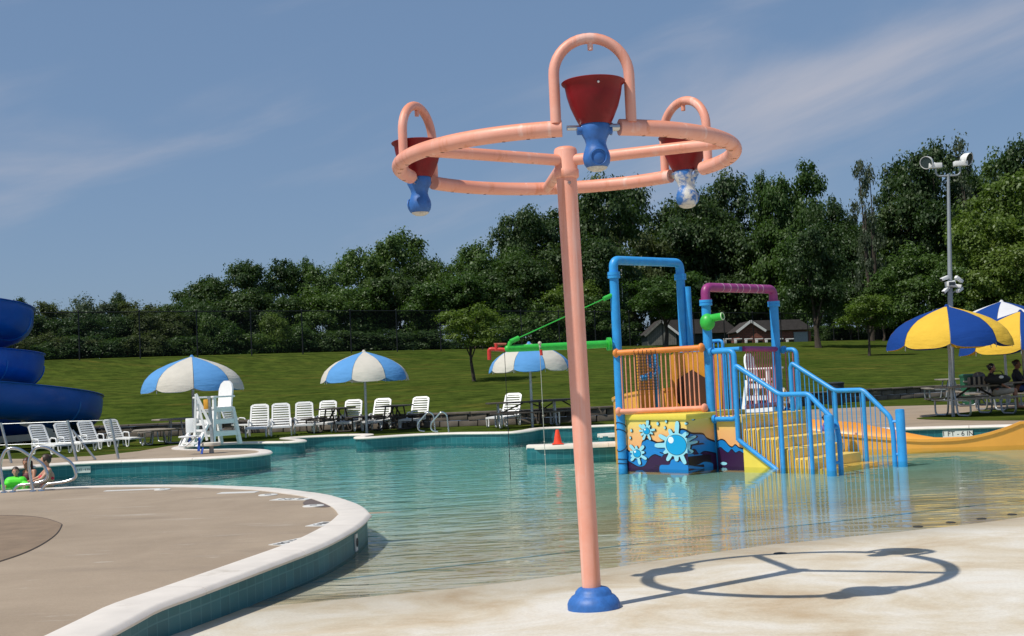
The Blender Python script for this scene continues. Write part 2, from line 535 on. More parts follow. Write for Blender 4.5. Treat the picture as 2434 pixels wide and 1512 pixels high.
# darker resurfaced patch on the near deck
pp = [at(x, y, ZD) for x, y in [(-420, 1270), (-200, 1232), (0, 1226), (90, 1230), (140, 1243), (145, 1252), (128, 1275), (80, 1305), (0, 1335), (-200, 1390), (-420, 1430)]]
patch = flat('deck_patch', catmull(pp, 6, True), ZD + 0.002, M('brown patch', (0.22, 0.155, 0.10), 0.9, 0.18, 3, 0.4, 140), near_deck)
mb = MB(); mb.tube([p + Vector((0, 0, ZD + 0.001 - p.z)) for p in catmull(pp, 6, True)], 0.008, 4, closed=True)
mb.build('joint_line', M('dark joint', (0.12, 0.09, 0.07), 0.9), near_deck)

# --- far pool edge, left to right
fe = [(-700, 1150), (-300, 1128), (0, 1113), (164, 1101), (300, 1095), (449, 1090), (560, 1084), (620, 1079), (648, 1073.5), (630, 1068), (560, 1066.5), (480, 1068), (438, 1066),
      (452, 1060), (500, 1056), (549, 1053), (597, 1051.5), (650, 1051), (705, 1049), (730, 1046), (712, 1043), (690, 1041), (720, 1038), (790, 1034.5), (850, 1032.8), (862, 1035),
      (840, 1038.5), (852, 1040.3), (893, 1038.5), (980, 1033), (1070, 1029.5), (1150, 1028.5), (1220, 1027), (1262, 1022.5), (1295, 1017), (1362, 1014.5), (1469, 1010),
      (1650, 1006), (1800, 1010), (1950, 1017), (2090, 1019), (2250, 1015), (2405, 1011), (2600, 1006), (3000, 996)]
far_pts = [at(x, y, ZD) for x, y in fe]
far_pts = [Vector((p.x, p.y, 0)) for p in far_pts]
far_path = resample(catmull(far_pts, 8), 0.1)
far_in = inner(far_path, 1, 0.30)

# --- retaining wall line and hillside
WX = [(-400, 43), (-60, 42.5), (-17, 41.5), (-9, 41), (-2, 38.6), (3, 37.6), (8, 41.5), (11.7, 45.5), (15, 47.3), (20, 48), (60, 50), (400, 50)]
def interp(T, x):
    if x <= T[0][0]: return T[0][1]
    for (a, p), (b_, q) in zip(T, T[1:]):
        if x <= b_:
            f = (x - a) / (b_ - a); return p + (q - p) * f
    return T[-1][1]
def yw(x): return sum(interp(WX, x + d) for d in (-1.2, -.6, 0, .6, 1.2)) / 5
def yf(x): return max(yw(x) + 12, 67.8 + 0.75 * (x + 11.15)) if x < 45 else 109.9 + (x - 45) * 0.1
def hill_z(x, y):
    a, b_ = yw(x), yf(x)
    u = (y - a) / (b_ - a)
    if u <= 0: return 0.62
    if u <= 1: return 0.62 + 2.93 * (u + 0.06 * math.sin(u * 6.28))
    return 3.55 + 0.10 * (1 - math.exp(-(y - b_) / 20)) + 0.15 * math.sin(x * 0.05 + y * 0.03)
m_grass, t, b = newmat('mown grass')
f1 = noise(t, 0.12, 6, 0.65, 'World'); f2 = noise(t, 2.2, 8, 0.78, 'World', stretch=(0.55, 1, 1)); f3 = noise(t, 0.55, 6, 0.7, 'World', stretch=(0.35, 1.2, 1))
c1 = ramp(t, f1, [(0.3, (0.042, 0.068, 0.012)), (0.7, (0.066, 0.088, 0.018))])
c1 = mixrgb(t, maprange(t, f3, 0.50, 0.70, 0, 0.65), c1, (0.115, 0.098, 0.024))
c1 = mixrgb(t, 0.75, c1, ramp(t, f2, [(0.36, (0.26, 0.32, 0.26)), (0.5, (0.95, 0.95, 0.9)), (0.62, (1.6, 1.5, 1.15))]), 'MULTIPLY')
link(t, c1, b.inputs['Base Color']); b.inputs['Roughness'].default_value = 0.95; b.inputs['Specular IOR Level'].default_value = 0.0
add_bump(t, b, f2, 0.8, 0.10)
gx = [-400, -200, -120, -80] + [-60 + 2.0 * i for i in range(61)] + [70, 90, 130, 200, 400]
us = [i / 26 for i in range(27)]
vs = []
for u in us:
    for x in gx: y = yw(x) + 0.15 + (yf(x) - yw(x) - 0.15) * u; vs.append((x, y, hill_z(x, y)))
for dy in (3, 8, 16, 28, 45, 70, 110, 180, 320, 700, 1600):
    for x in gx: y = yf(x) + dy; vs.append((x * (1 + dy / 400), y, hill_z(x, y)))
n = len(gx); rows = len(us) + 11
mb = MB(); mb.add(vs, [(j * n + i, j * n + i + 1, (j + 1) * n + i + 1, (j + 1) * n + i) for j in range(rows - 1) for i in range(n - 1)])
hillside = tag(mb.build('hillside', m_grass), 'mown green grass bank rising behind the pool', kind='structure')
# flat lawn between the coping and the wall
lx = [interp_x for interp_x in [-400, -100] + [-40 + i for i in range(0, 81)] + [100, 400]]
lawn_pts = far_in + [Vector((400, far_in[-1].y, 0))] + [Vector((x, yw(x) + 0.3, 0)) for x in reversed(lx)] + [Vector((-400, far_in[0].y, 0))]
lawn = tag(flat('lawn', lawn_pts, ZD - 0.014, m_grass), 'strip of grass between the pool coping and the wall', kind='structure')
# concrete deck sheets on the far side
far_deck = empty('far_pool_deck', (0, 0, 0)); tag(far_deck, 'tan concrete deck along the far pool edge', kind='structure')
iL = min(range(len(far_in)), key=lambda i: (far_in[i] - at(560, 1053, ZD)).length)
left_back = [at(x, y, ZD) for x, y in [(570, 1049.5), (470, 1052), (400, 1060), (330, 1072), (230, 1083), (80, 1090), (-200, 1092), (-700, 1095)]]
flat('deck_slab', far_in[:iL] + left_back, ZD - 0.006, m_deck, far_deck)
iR = min(range(len(far_in)), key=lambda i: (far_in[i] - at(1560, 1008, ZD)).length)
right_back = [at(x, y, ZD) for x, y in [(3100, 952), (2434, 956), (2240, 962), (2090, 966), (1950, 972), (1800, 980), (1650, 990)]]
flat('deck_slab', far_in[iR:] + [Vector((60, far_in[-1].y, 0))] + right_back, ZD - 0.006, m_deck, far_deck)
isl = [at(x, y, ZD) for x, y in [(2178, 995), (2260, 985), (2340, 975), (2450, 969), (2700, 962), (2900, 968), (2900, 990), (2600, 996), (2434, 999), (2300, 999)]]
flat('grass_island', catmull(isl, 6, True), ZD + 0.001, m_grass, far_deck)
coping_run(far_path, 1, far_deck, 0.31, 1.6)
wall_run(far_path, 1, far_deck)
# narrow coped divider walls in the middle of the pool
def divider(pts, wdt=0.5):
    c = catmull([at(x, y, ZD) for x, y in pts], 6)
    c = [Vector((p.x, p.y, 0)) for p in c]
    c = resample(c, 0.15)
    L = [p + side_normal(c, i, 1) * wdt / 2 for i, p in enumerate(c)]
    Rr = [p - side_normal(c, i, 1) * wdt / 2 for i, p in enumerate(c)]
    d = (c[0] - c[1]).normalized(); nrm = Vector((-d.y, d.x, 0))
    capL = [c[0] + (d * math.sin(a) + nrm * -math.cos(a)) * wdt / 2 for a in [math.pi * k / 8 for k in range(9)]]
    loop = list(reversed(L)) + capL[1:-1] + Rr
    if (loop[len(L)] - L[0]).length > (loop[len(L)] - Rr[0]).length: loop = list(reversed(L)) + capL[1:-1][::-1] + Rr
    e = empty('divider_wall', (0, 0, 0)); tag(e, kind='structure')
    wall_run(loop, 1, e, inset=0.05)
    # rounded coping slabs across the full width
    n = 10; i = 0
    while i < len(c) - 1:
        e2 = min(i + n, len(c) - 1)
        mb = MB(); vs = []; prof = [(-1, 0.2), (-1.0, 0.25), (-0.93, 0.285), (0, 0.295), (0.93, 0.285), (1.0, 0.25), (1, 0.2)]
        for k in range(i, e2 + 1):
            p = c[k].lerp(c[min(k + 1, len(c) - 1)], 0.04) if k == i and k else c[k]
            nn = side_normal(c, k, 1)
            sc = 1.0
            if k == 0: sc = 0.45
            for (a, z) in prof: vs.append(p + nn * a * wdt / 2 * sc + Vector((0, 0, z)) + (d * 0.18 if k == 0 else Vector()))
        Lp = len(prof); fs = []
        for k in range(e2 - i):
            for j in range(Lp): fs.append((k * Lp + j, k * Lp + (j + 1) % Lp, (k + 1) * Lp + (j + 1) % Lp, (k + 1) * Lp + j))
        fs.append(tuple(range(Lp))); fs.append(tuple(range((e2 - i) * Lp, (e2 - i + 1) * Lp))[::-1])
        mb.add(vs, fs); mb.build('coping_stone', m_cope, e, angle=50)
        i = e2
    return e
dv1 = divider([(1275, 1058), (1350, 1056), (1480, 1050), (1600, 1044), (1760, 1040)], 0.55)
tag(dv1, 'low white topped divider wall in the pool carrying the cone')
dv2 = divider([(1440, 1031), (1500, 1028), (1620, 1024), (1760, 1022)], 0.5)
tag(dv2, 'shorter white topped divider wall near the far coping')

# --- block retaining wall
m_block = M('retaining block', (0.125, 0.105, 0.085), 0.95, 0.35, 2.5, 0.8, 40)
wall = empty('retaining_wall', (0, 0, 0), 'low dark concrete block retaining wall at the foot of the grass bank', 'wall')
bw, bh = 0.62, 0.19
tmpl = []
for k in range(5):
    random.seed(40 + k)
    mb = MB(); mb.box((0, 0, 0), (bw - 0.02, 0.26, bh - 0.012))
    mb.v = [(x + random.uniform(-.008, .008), y + random.uniform(-.022, .022), z + random.uniform(-.004, .004)) for x, y, z in mb.v]
    tmpl.append(mb.mesh('block', m_block, bevel=0.018))
wl = resample([Vector((x / 4, yw(x / 4), 0)) for x in range(-80, 110)], bw)
for i, (a, c) in enumerate(zip(wl, wl[1:])):
    d = c - a
    for r_ in range(2):
        o = link_mesh('block', tmpl[(i * 3 + r_ * 2) % 5], wall)
        p = a.lerp(c, 0.5 if r_ % 2 == 0 else 1.0)
        o.location = (p.x, p.y + 0.02 * r_, ZD - 0.016 + bh * (r_ + 0.5))
        o.rotation_euler = (0, 0, math.atan2(d.y, d.x))
capm = []
mb = MB()
vs = []
wl2 = resample([Vector((x / 4, yw(x / 4), 0)) for x in range(-80, 110)], 0.5)
for i in range(0, len(wl2) - 1, 2):
    if i + 2 >= len(wl2): break
    mb = MB(); mb.beam(wl2[i].lerp(wl2[i + 2], 0.01) + Vector((0, 0.02, 0.685)), wl2[i + 2].lerp(wl2[i], 0.01) + Vector((0, 0.02, 0.685)), 0.36, 0.07)
    mb.build('cap_stone', m_block, wall, bevel=0.012)

# --- black chain link fence along the crest
fence = empty('chain_link_fence', (0, 0, 0), 'tall black chain link fence along the top of the grass bank', 'fence')
m_fence = M('black fence paint', (0.008, 0.009, 0.009), 0.5)
m_mesh = bpy.data.materials.new('fence mesh'); m_mesh.use_nodes = True
t = m_mesh.node_tree; b = t.nodes['Principled BSDF']; b.inputs['Base Color'].default_value = (0.008, 0.010, 0.009, 1); b.inputs['Roughness'].default_value = 0.7
trn = N('ShaderNodeBsdfTransparent', t); mx = N('ShaderNodeMixShader', t); wv = noise(t, 14, 2)
link(t, maprange(t, wv, 0.3, 0.7, 0.12, 0.25), mx.inputs[0]); link(t, trn.outputs[0], mx.inputs[1]); link(t, b.outputs[0], mx.inputs[2])
link(t, mx.outputs[0], t.nodes['Material Output'].inputs[0])
F0 = Vector((-18.96, 62, 0)); FD = Vector((0.8, 0.6, 0))
HF = 2.27
fpts = []
for k in range(-4, 29):
    p = F0 + FD * (3.05 * k); fpts.append(Vector((p.x, p.y, hill_z(p.x, p.y) - 0.02)))
mbp = MB(); mbp.cyl((0, 0, -0.3), (0, 0, HF + 0.05), 0.036, n=8); mbp.sphere((0, 0, HF + 0.05), 0.055, 8); pm = mbp.mesh('post', m_fence)
for p in fpts: link_mesh('post', pm, fence).location = p
mb = MB(); mb.tube([p + Vector((0, 0, HF)) for p in fpts], 0.028, 6); mb.build('top_rail', m_fence, fence)
mb = MB()
vs = []
for p in fpts: vs += [p + Vector((0, 0.04, 0.02)), p + Vector((0, 0.04, HF))]
mb.add(vs, [(2 * i, 2 * i + 2, 2 * i + 3, 2 * i + 1) for i in range(len(fpts) - 1)]); mb.build('wire_mesh', m_mesh, fence)

# ================================================================== TIPPING BUCKET FEATURE
m_pink, t, b = newmat('faded coral paint')
f1 = noise(t, 2.6, 9, 0.75); f2 = noise(t, 38, 5, 0.7)
gN = N('ShaderNodeNewGeometry', t); sN = N('ShaderNodeSeparateXYZ', t); link(t, gN.outputs['Normal'], sN.inputs[0])
top_ = maprange(t, sN.outputs[2], 0.15, 0.9)
base_ = ramp(t, f1, [(0.3, (0.78, 0.32, 0.22)), (0.5, (0.80, 0.37, 0.27)), (0.7, (0.81, 0.43, 0.34))])
base_ = mixrgb(t, math_n('MULTIPLY', top_, 0.8, t), base_, (0.76, 0.26, 0.13))
chip = maprange(t, noise(t, 26, 7, 0.7), 0.685, 0.71)
base_ = mixrgb(t, math_n('MULTIPLY', chip, 0.8, t), base_, (0.70, 0.20, 0.10))
stk_ = noise(t, 9, 6, 0.6, stretch=(1, 1, 0.06))
base_ = mixrgb(t, maprange(t, stk_, 0.55, 0.68, 0, 0.75), base_, (0.66, 0.24, 0.13))
base_ = mixrgb(t, maprange(t, stk_, 0.44, 0.32, 0, 0.65), base_, (0.86, 0.58, 0.50))
rust = math_n('MULTIPLY', maprange(t, f2, 0.60, 0.68), maprange(t, sN.outputs[2], -0.80, -0.96), t)
base_ = mixrgb(t, rust, base_, (0.17, 0.075, 0.035))
link(t, base_, b.inputs['Base Color']); link(t, maprange(t, f1, 0.3, 0.7, 0.38, 0.62), b.inputs['Roughness'])
add_bump(t, b, noise(t, 220, 3), 0.10, 0.002)
m_red = M('red bucket plastic', (0.20, 0.006, 0.010), 0.42, 0.25, 5, 0.1, 120, spec=0.3, dirt=((0.30, 0.03, 0.03), 0.58, 0.45))
m_bluep = M('blue painted resin', (0.03, 0.135, 0.42), 0.5, 0.22, 16, 0.3, 40, dirt=((0.015, 0.06, 0.20), 0.56, 0.6))
m_blue_peel = M('peeling blue resin', (0.03, 0.15, 0.44), 0.5, 0.2, 14, 0.3, 40, dirt=((0.62, 0.62, 0.58), 0.50, 1.0))
m_steel = M('stainless steel', (0.55, 0.55, 0.55), 0.28, 0.08, 20, metal=1.0)
m_rust = M('rust stain', (0.16, 0.07, 0.035), 0.9, 0.4, 30)
base_p = at(1412, 1446, 0.05)
for _ in range(6): base_p = at(1412, 1446, floor_z(base_p.x, base_p.y))
hub_p = atY(1345, 384, base_p.y + 0.05)
RING = 1.197
sf = empty('bucket_spray_feature', base_p, 'coral pink pole carrying a ring of three red tipping buckets over the beach', 'water feature')
def L(p): return Vector(p) - base_p                    # to local coordinates
H = L(hub_p)
mb = MB()
pole_top = H + Vector((0, 0, -0.10)); pole_bot = Vector((-0.01, 0, 0.10))
mb.tube([pole_bot, pole_bot.lerp(pole_top, .5), pole_top], 0.066, 32, rs=[0.066, 0.069, 0.073]); mb.build('pole', m_pink, sf)
mb = MB(); mb.lathe([(0.0, -0.02), (0.185, -0.02), (0.186, 0.035), (0.175, 0.062), (0.155, 0.086), (0.135, 0.098), (0.131, 0.102), (0.126, 0.120), (0.105, 0.142), (0.070, 0.152), (0.0, 0.153)], n=48, cap=False)
mb.build('base_flange', m_bluep, sf, angle=50)
mb = MB(); mb.lathe([(0.0, 0.105), (0.055, 0.104), (0.076, 0.094), (0.084, 0.075), (0.082, -0.055), (0.090, -0.065), (0.090, -0.115), (0.080, -0.125), (0.0, -0.126)], c=H, n=40, cap=False)
mb.build('hub', m_pink, sf, angle=50)
mb = MB(); mb.lathe([(0, 0), (0.014, 0), (0.014, 0.012), (0.008, 0.02), (0, 0.02)], c=H + Vector((0.012, -0.060, -0.165)), n=10, axis=(0.1, -1, 0), cap=False); mb.build('bolt', m_steel, sf)
def ringp(a, dz=0.0, r=RING): return H + Vector((math.cos(a) * r, math.sin(a) * r, dz))
ZR = -0.005
GA = R(-84)
HALF = 0.20 / RING
for k in range(3):
    g0 = GA + k * 2 * math.pi / 3
    a0, a1 = g0 + HALF - 0.03, g0 + 2 * math.pi / 3 - HALF
    pts = [ringp(a0 + (a1 - a0) * i / 40, ZR) for i in range(41)]
    mb = MB(); mb.tube(pts, 0.052, 20); seg = mb.build('ring_tube', m_pink, sf)
    # rust drips below the drain holes
    mbd = MB()
    for i in range(3, 40, 3):
        if (i + k) % 4 == 0: continue
        p = pts[i] + Vector((0, 0, -0.051))
        tdir = (pts[i + 1] - pts[i - 1]).normalized()
        mbd = MB(); mbd.sphere(p, 0.009, 8, (1.6, 1.1, 0.3)); mbd.build('drain_rust', m_rust, seg)
    am = (a0 + a1) / 2
    mb = MB(); mb.cyl(H + Vector((math.cos(am), math.sin(am), 0)) * 0.06 + Vector((0, 0, 0.005)), ringp(am, ZR, RING - 0.03), 0.041, n=20); mb.build('spoke', m_pink, sf)
    # hoop over the gap
    tg = Vector((-math.sin(g0), math.cos(g0), 0)); cen = ringp(g0, ZR)
    hw = 0.238
    pl = [cen + tg * hw * s_ + Vector((0, 0, 0.03)) for s_ in (1, -1)]
    zt = 0.35
    pts = [pl[0], pl[0] + Vector((0, 0, 0.12))] + [cen + tg * hw * math.cos(a) + Vector((0, 0, zt - 0.02 + hw * 0.98 * math.sin(a))) for a in [math.pi * i / 20 for i in range(21)]] + [pl[1] + Vector((0, 0, 0.12)), pl[1]]
    # pull the gap ends of the ring under the hoop legs
    mb = MB(); mb.tube(pts, 0.034, 16); hoop = mb.build('hoop', m_pink, sf)
    topc = cen + Vector((0, 0, zt - 0.02 + hw * 0.98))
    mb = MB(); mb.cyl(topc + Vector((0, 0, -0.025)), topc + Vector((0, 0, -0.075)), 0.017, n=12); mb.build('nozzle', m_pink, hoop)
    # steel axle from the ring end to the bucket
    e0 = ringp(a0, ZR)
    mb = MB(); mb.cyl(e0 - tg * 0.0, e0 - tg * 0.10, 0.024, n=16); mb.cyl(e0 - tg * 0.045, e0 - tg * 0.085 , 0.030, n=16)
    for s_ in (0.055, 0.075): mb.cyl(e0 - tg * s_ + Vector((0, 0, -0.02)), e0 - tg * s_ + Vector((0, 0, -0.048)), 0.007, n=8)
    mb.cyl(e0 - tg * 0.10, cen - tg * 0.17, 0.016, n=12)
    axle = mb.build('axle', m_steel, sf)
    # bucket
    bk = cen + Vector((0, 0, 0.0)) + tg * 0.008
    mb = MB(); mb.lathe([(0.093, 0.015), (0.100, 0.02), (0.120, 0.06), (0.150, 0.13), (0.170, 0.20), (0.180, 0.262), (0.196, 0.274), (0.200, 0.282), (0.196, 0.286), (0.176, 0.280), (0.165, 0.20), (0.144, 0.13), (0.113, 0.06), (0.093, 0.03), (0.0, 0.03)], c=bk, n=40, cap=False)
    bucket = mb.build('bucket', m_red, sf, angle=55)
    if k == 0:
        mb = MB(); outd = Vector((math.cos(g0), math.sin(g0), 0))
        mb.sphere(bk + outd * 0.180 + tg * 0.0 + Vector((0, 0, 0.245)), 0.008, 8); mb.build('bolt_head', M('white plastic', (0.72, 0.72, 0.70), 0.4), bucket)
    mt = m_bluep if k != 1 else m_blue_peel
    mb = MB()
    mb.lathe([(0.0, 0.022), (0.086, 0.022), (0.092, 0.005), (0.090, -0.035), (0.070, -0.075), (0.062, -0.105), (0.070, -0.135), (0.082, -0.165), (0.086, -0.195), (0.080, -0.228), (0.060, -0.258), (0.030, -0.272), (0.0, -0.276)], c=bk, n=32, cap=False)
    mb.cyl(bk + tg * 0.105 + Vector((0, 0, -0.02)), bk - tg * 0.115 + Vector((0, 0, -0.02)), 0.026, n=14)
    cw = mb.build('counterweight', mt, bucket, angle=60)
    od = Vector((math.cos(g0), math.sin(g0), -0.15)).normalized()
    mb = MB(); mb.lathe([(0.056, -0.01), (0.056, 0.0), (0.048, 0.004), (0.042, -0.004), (0.0, -0.006)], c=bk + Vector((0, 0, -0.185)) + od * 0.080, n=24, axis=od, cap=False); mb.build('plug', mt, cw)
    mb = MB(); mb.lathe([(0.0, -0.278), (0.034, -0.2745), (0.060, -0.262), (0.066, -0.252), (0.062, -0.258), (0.030, -0.270)], c=bk, n=24, cap=False); mb.build('bare_tip', M('bare grey resin', (0.55, 0.53, 0.48), 0.8, 0.25, 40, 0.4, 60), cw)

# ================================================================== TREES
def leafmat(name, a, b_, c_):
    m = bpy.data.materials.new(name); m.use_nodes = True
    t = m.node_tree; t.nodes.clear()
    oi = N('ShaderNodeObjectInfo', t)
    f = noise(t, 1.1, 5, 0.7, 'World')
    f = math_n('ADD', math_n('MULTIPLY', f, 0.8, t), math_n('MULTIPLY', oi.outputs['Random'], 0.22, t), t)
    c = ramp(t, f, [(0.28, a), (0.5, b_), (0.74, c_)])
    df = N('ShaderNodeBsdfDiffuse', t); tl = N('ShaderNodeBsdfTranslucent', t); gl = N('ShaderNodeBsdfGlossy', t); gl.inputs['Roughness'].default_value = 0.45
    link(t, c, df.inputs[0]); link(t, mixrgb(t, 1.0, c, (1.1, 1.25, 0.55), 'MULTIPLY'), tl.inputs[0]); gl.inputs[0].default_value = (0.6, 0.65, 0.6, 1)
    m1 = N('ShaderNodeMixShader', t); m1.inputs[0].default_value = 0.42
    link(t, df.outputs[0], m1.inputs[1]); link(t, tl.outputs[0], m1.inputs[2])
    m2 = N('ShaderNodeMixShader', t); m2.inputs[0].default_value = 0.03
    link(t, m1.outputs[0], m2.inputs[1]); link(t, gl.outputs[0], m2.inputs[2])
    o = N('ShaderNodeOutputMaterial', t); link(t, m2.outputs[0], o.inputs[0])
    return m
LEAF = {'dark': leafmat('dark leaves', (0.026, 0.054, 0.018), (0.044, 0.080, 0.022), (0.068, 0.105, 0.028)),
        'mid': leafmat('mid leaves', (0.038, 0.080, 0.017), (0.060, 0.112, 0.022), (0.092, 0.145, 0.032)),
        'light': leafmat('light leaves', (0.070, 0.120, 0.016), (0.100, 0.155, 0.022), (0.145, 0.195, 0.034)),
        'olive': leafmat('olive leaves', (0.050, 0.072, 0.020), (0.075, 0.096, 0.030), (0.105, 0.122, 0.044)),
        'grey': leafmat('grey leaves', (0.045, 0.066, 0.038), (0.070, 0.095, 0.055), (0.105, 0.130, 0.080))}
m_bark = M('bark', (0.055, 0.042, 0.032), 0.95, 0.35, 8, 0.8, 30)
rng = np.random.default_rng(5)
def crown_data(seed, nclump, nleaf, csize, lsize, kind):
    """leaf faces of a crown inside a unit ellipsoid (radius 1, height 2, centre 0)"""
    r = np.random.default_rng(seed)
    # a few big boughs, each carrying clumps; the outline gets shoulders and gaps
    nb = 9 if kind != 'cone' else 12
    boughs = []
    for i in range(nb):
        if kind == 'cone':
            z = -0.9 + 1.7 * (i + 0.5) / nb; rad = 0.62 * (1 - (z + 0.9) / 1.95); a = i * 2.4 + r.uniform(-.4, .4)
            boughs.append((rad * math.cos(a) * 0.8, rad * math.sin(a) * 0.8, z, 0.30 + 0.25 * (1 - (z + 1) / 2)))
        elif kind == 'spindly':
            z = -0.8 + 1.75 * (i + 0.5) / nb; a = i * 2.4; rad = 0.45 * (1 - 0.5 * max(z, 0)) * r.uniform(0.3, 1)
            boughs.append((rad * math.cos(a), rad * math.sin(a), z, r.uniform(0.16, 0.26)))
        else:
            a = i * 2.4 + r.uniform(-.5, .5); z = (-0.55 if kind != 'tall' else -0.8) + (1.25 if kind != 'tall' else 1.5) * (i + 0.5) / nb
            rad = math.sqrt(max(0.05, 1 - (z * 0.95) ** 2)) * r.uniform(0.42, 0.66)
            boughs.append((rad * math.cos(a), rad * math.sin(a), z, r.uniform(0.36, 0.52)))
    C = []
    for _ in range(nclump):
        bx, by, bz, br_ = boughs[r.integers(nb)]
        d = r.normal(size=3); d /= np.linalg.norm(d)
        if d[2] < -0.35: d[2] *= -0.6
        q = np.array([bx, by, bz]) + d * br_ * r.uniform(0.6, 1.05) * np.array([1, 1, 0.85])
        C.append((q, r.uniform(0.6, 1.25) * csize))
    P = []; Fv = []
    vs = np.zeros((nclump * nleaf, 4, 3)); ns_v = np.zeros((nclump * nleaf, 4, 3))
    k = 0
    for q, cs in C:
        n = nleaf
        off = r.normal(size=(n, 3)) * cs * np.array([1.0, 1.0, 0.62])
        cen = q + off
        nrm = r.normal(size=(n, 3)) * 0.50 + np.array([0, 0, 0.55]) + off / cs * 0.35 + cen * 0.35
        nrm /= np.linalg.norm(nrm, axis=1)[:, None]
        tv = np.cross(nrm, r.normal(size=(n, 3))); tv /= np.linalg.norm(tv, axis=1)[:, None]
        bv = np.cross(nrm, tv)
        s = lsize * r.uniform(0.6, 1.4, n)[:, None]
        vs[k:k + n, 0] = cen - tv * s * 1.25
        vs[k:k + n, 1] = cen + bv * s * 0.8
        vs[k:k + n, 2] = cen + tv * s * 1.25
        vs[k:k + n, 3] = cen - bv * s * 0.8
        on = off / cs * 0.55 + cen / (np.linalg.norm(cen, axis=1)[:, None] + 1e-6) * 0.75 + nrm * 0.45 + np.array([0, 0, 0.25])
        on /= np.linalg.norm(on, axis=1)[:, None]
        ns_v[k:k + n] = on[:, None, :]
        k += n
    return vs.reshape(-1, 3), ns_v.reshape(-1, 3), [(b[0], b[1], b[2]) for b in boughs]
def mesh_np(name, v, mat, nv=None):
    nq = len(v) // 4
    me = bpy.data.meshes.new(name)
    me.vertices.add(len(v)); me.vertices.foreach_set('co', v.astype(np.float32).ravel())
    me.loops.add(nq * 4); me.loops.foreach_set('vertex_index', np.arange(nq * 4, dtype=np.int32))
    me.polygons.add(nq); me.polygons.foreach_set('loop_start', np.arange(0, nq * 4, 4, dtype=np.int32)); me.polygons.foreach_set('loop_total', np.full(nq, 4, dtype=np.int32))
    me.update(); me.validate()
    if nv is not None:
        pass
    me.materials.append(mat)
    return me
CROWN = {}
def crown_mesh(kind, var, leaf):
    key = (kind, var, leaf)
    if key not in CROWN:
        p = {'broad': (170, 95, 0.10, 0.026), 'tall': (200, 95, 0.092, 0.025), 'cone': (160, 80, 0.085, 0.025), 'small': (110, 90, 0.105, 0.028), 'bush': (70, 90, 0.14, 0.040), 'spindly': (60, 46, 0.08, 0.024)}[kind]
        v, nv, bo = crown_data(100 + var * 17 + len(kind), *p, kind)
        CROWN[key] = (mesh_np('crown', v, LEAF[leaf], nv), bo)
    return CROWN[key]
def tree(name, base, height, rad, leaf, kind, var, label, group, bare=0.25, trunk_r=None, rz=None):
    """base: ground point; the crown fills from bare*height to height"""
    base = Vector(base)
    e = empty(name, base, label, 'tree' if name != 'shrub' else 'shrub', group)
    me, bo = crown_mesh(kind, var, leaf)
    h0 = height * bare; ch = (height - h0) / 2
    c = link_mesh('crown', me, e)
    c.location = (0, 0, h0 + ch)
    c.scale = (rad * 0.88, rad * 0.88, ch * 0.86)
    if kind == 'bush': c.scale = (rad * 0.9, rad * 0.9, ch * 1.15); c.location.z -= ch * 0.2
    rz = random.uniform(0, 6.28) if rz is None else rz
    c.rotation_euler = (0, 0, rz)
    tr_ = trunk_r or max(0.05, height * 0.016)
    mb = MB()
    top = Vector((random.uniform(-.1, .1) * rad, random.uniform(-.1, .1) * rad, h0 + ch * 1.1))
    mid = Vector((random.uniform(-.06, .06) * rad, 0, h0))
    mb.tube([(0, 0, -0.15), (0, 0, 0.1), tuple(mid), tuple(top)], tr_, 8, rs=[tr_ * 1.35, tr_ * 1.1, tr_ * 0.8, tr_ * 0.3])
    trunk = mb.build('trunk', m_bark, e)
    cs, sn = math.cos(rz), math.sin(rz)
    for i, (x, y, z) in enumerate(bo[::2]):
        q = Vector(((x * cs - y * sn) * rad * 0.8, (x * sn + y * cs) * rad * 0.8, h0 + ch + z * ch * 0.8))
        s_ = mid.lerp(top, random.uniform(0.0, 0.5))
        mbl = MB(); mbl.tube([s_, s_.lerp(q, 0.5) + Vector((0, 0, 0.08 * rad)), q], tr_ * 0.4, 6, rs=[tr_ * 0.45, tr_ * 0.3, tr_ * 0.1])
        mbl.build('limb', m_bark, trunk)
    return e
def tree_px(xd, ytop, width_px, Y, leaf, kind, var, label, group, bare=0.15, name='broadleaf_tree', drop=0.0):
    """a tree whose top shows at (xd, ytop) when it stands Y metres away"""
    p = atY(xd, ytop, Y)
    g = hill_z(p.x, p.y) - drop
    h = p.z - g
    return tree(name, (p.x, p.y, g), h, width_px / 2900 * Y / 2, leaf, kind, var, label, group, bare)
random.seed(11)
GB = 'tall trees of the wood behind the fence'
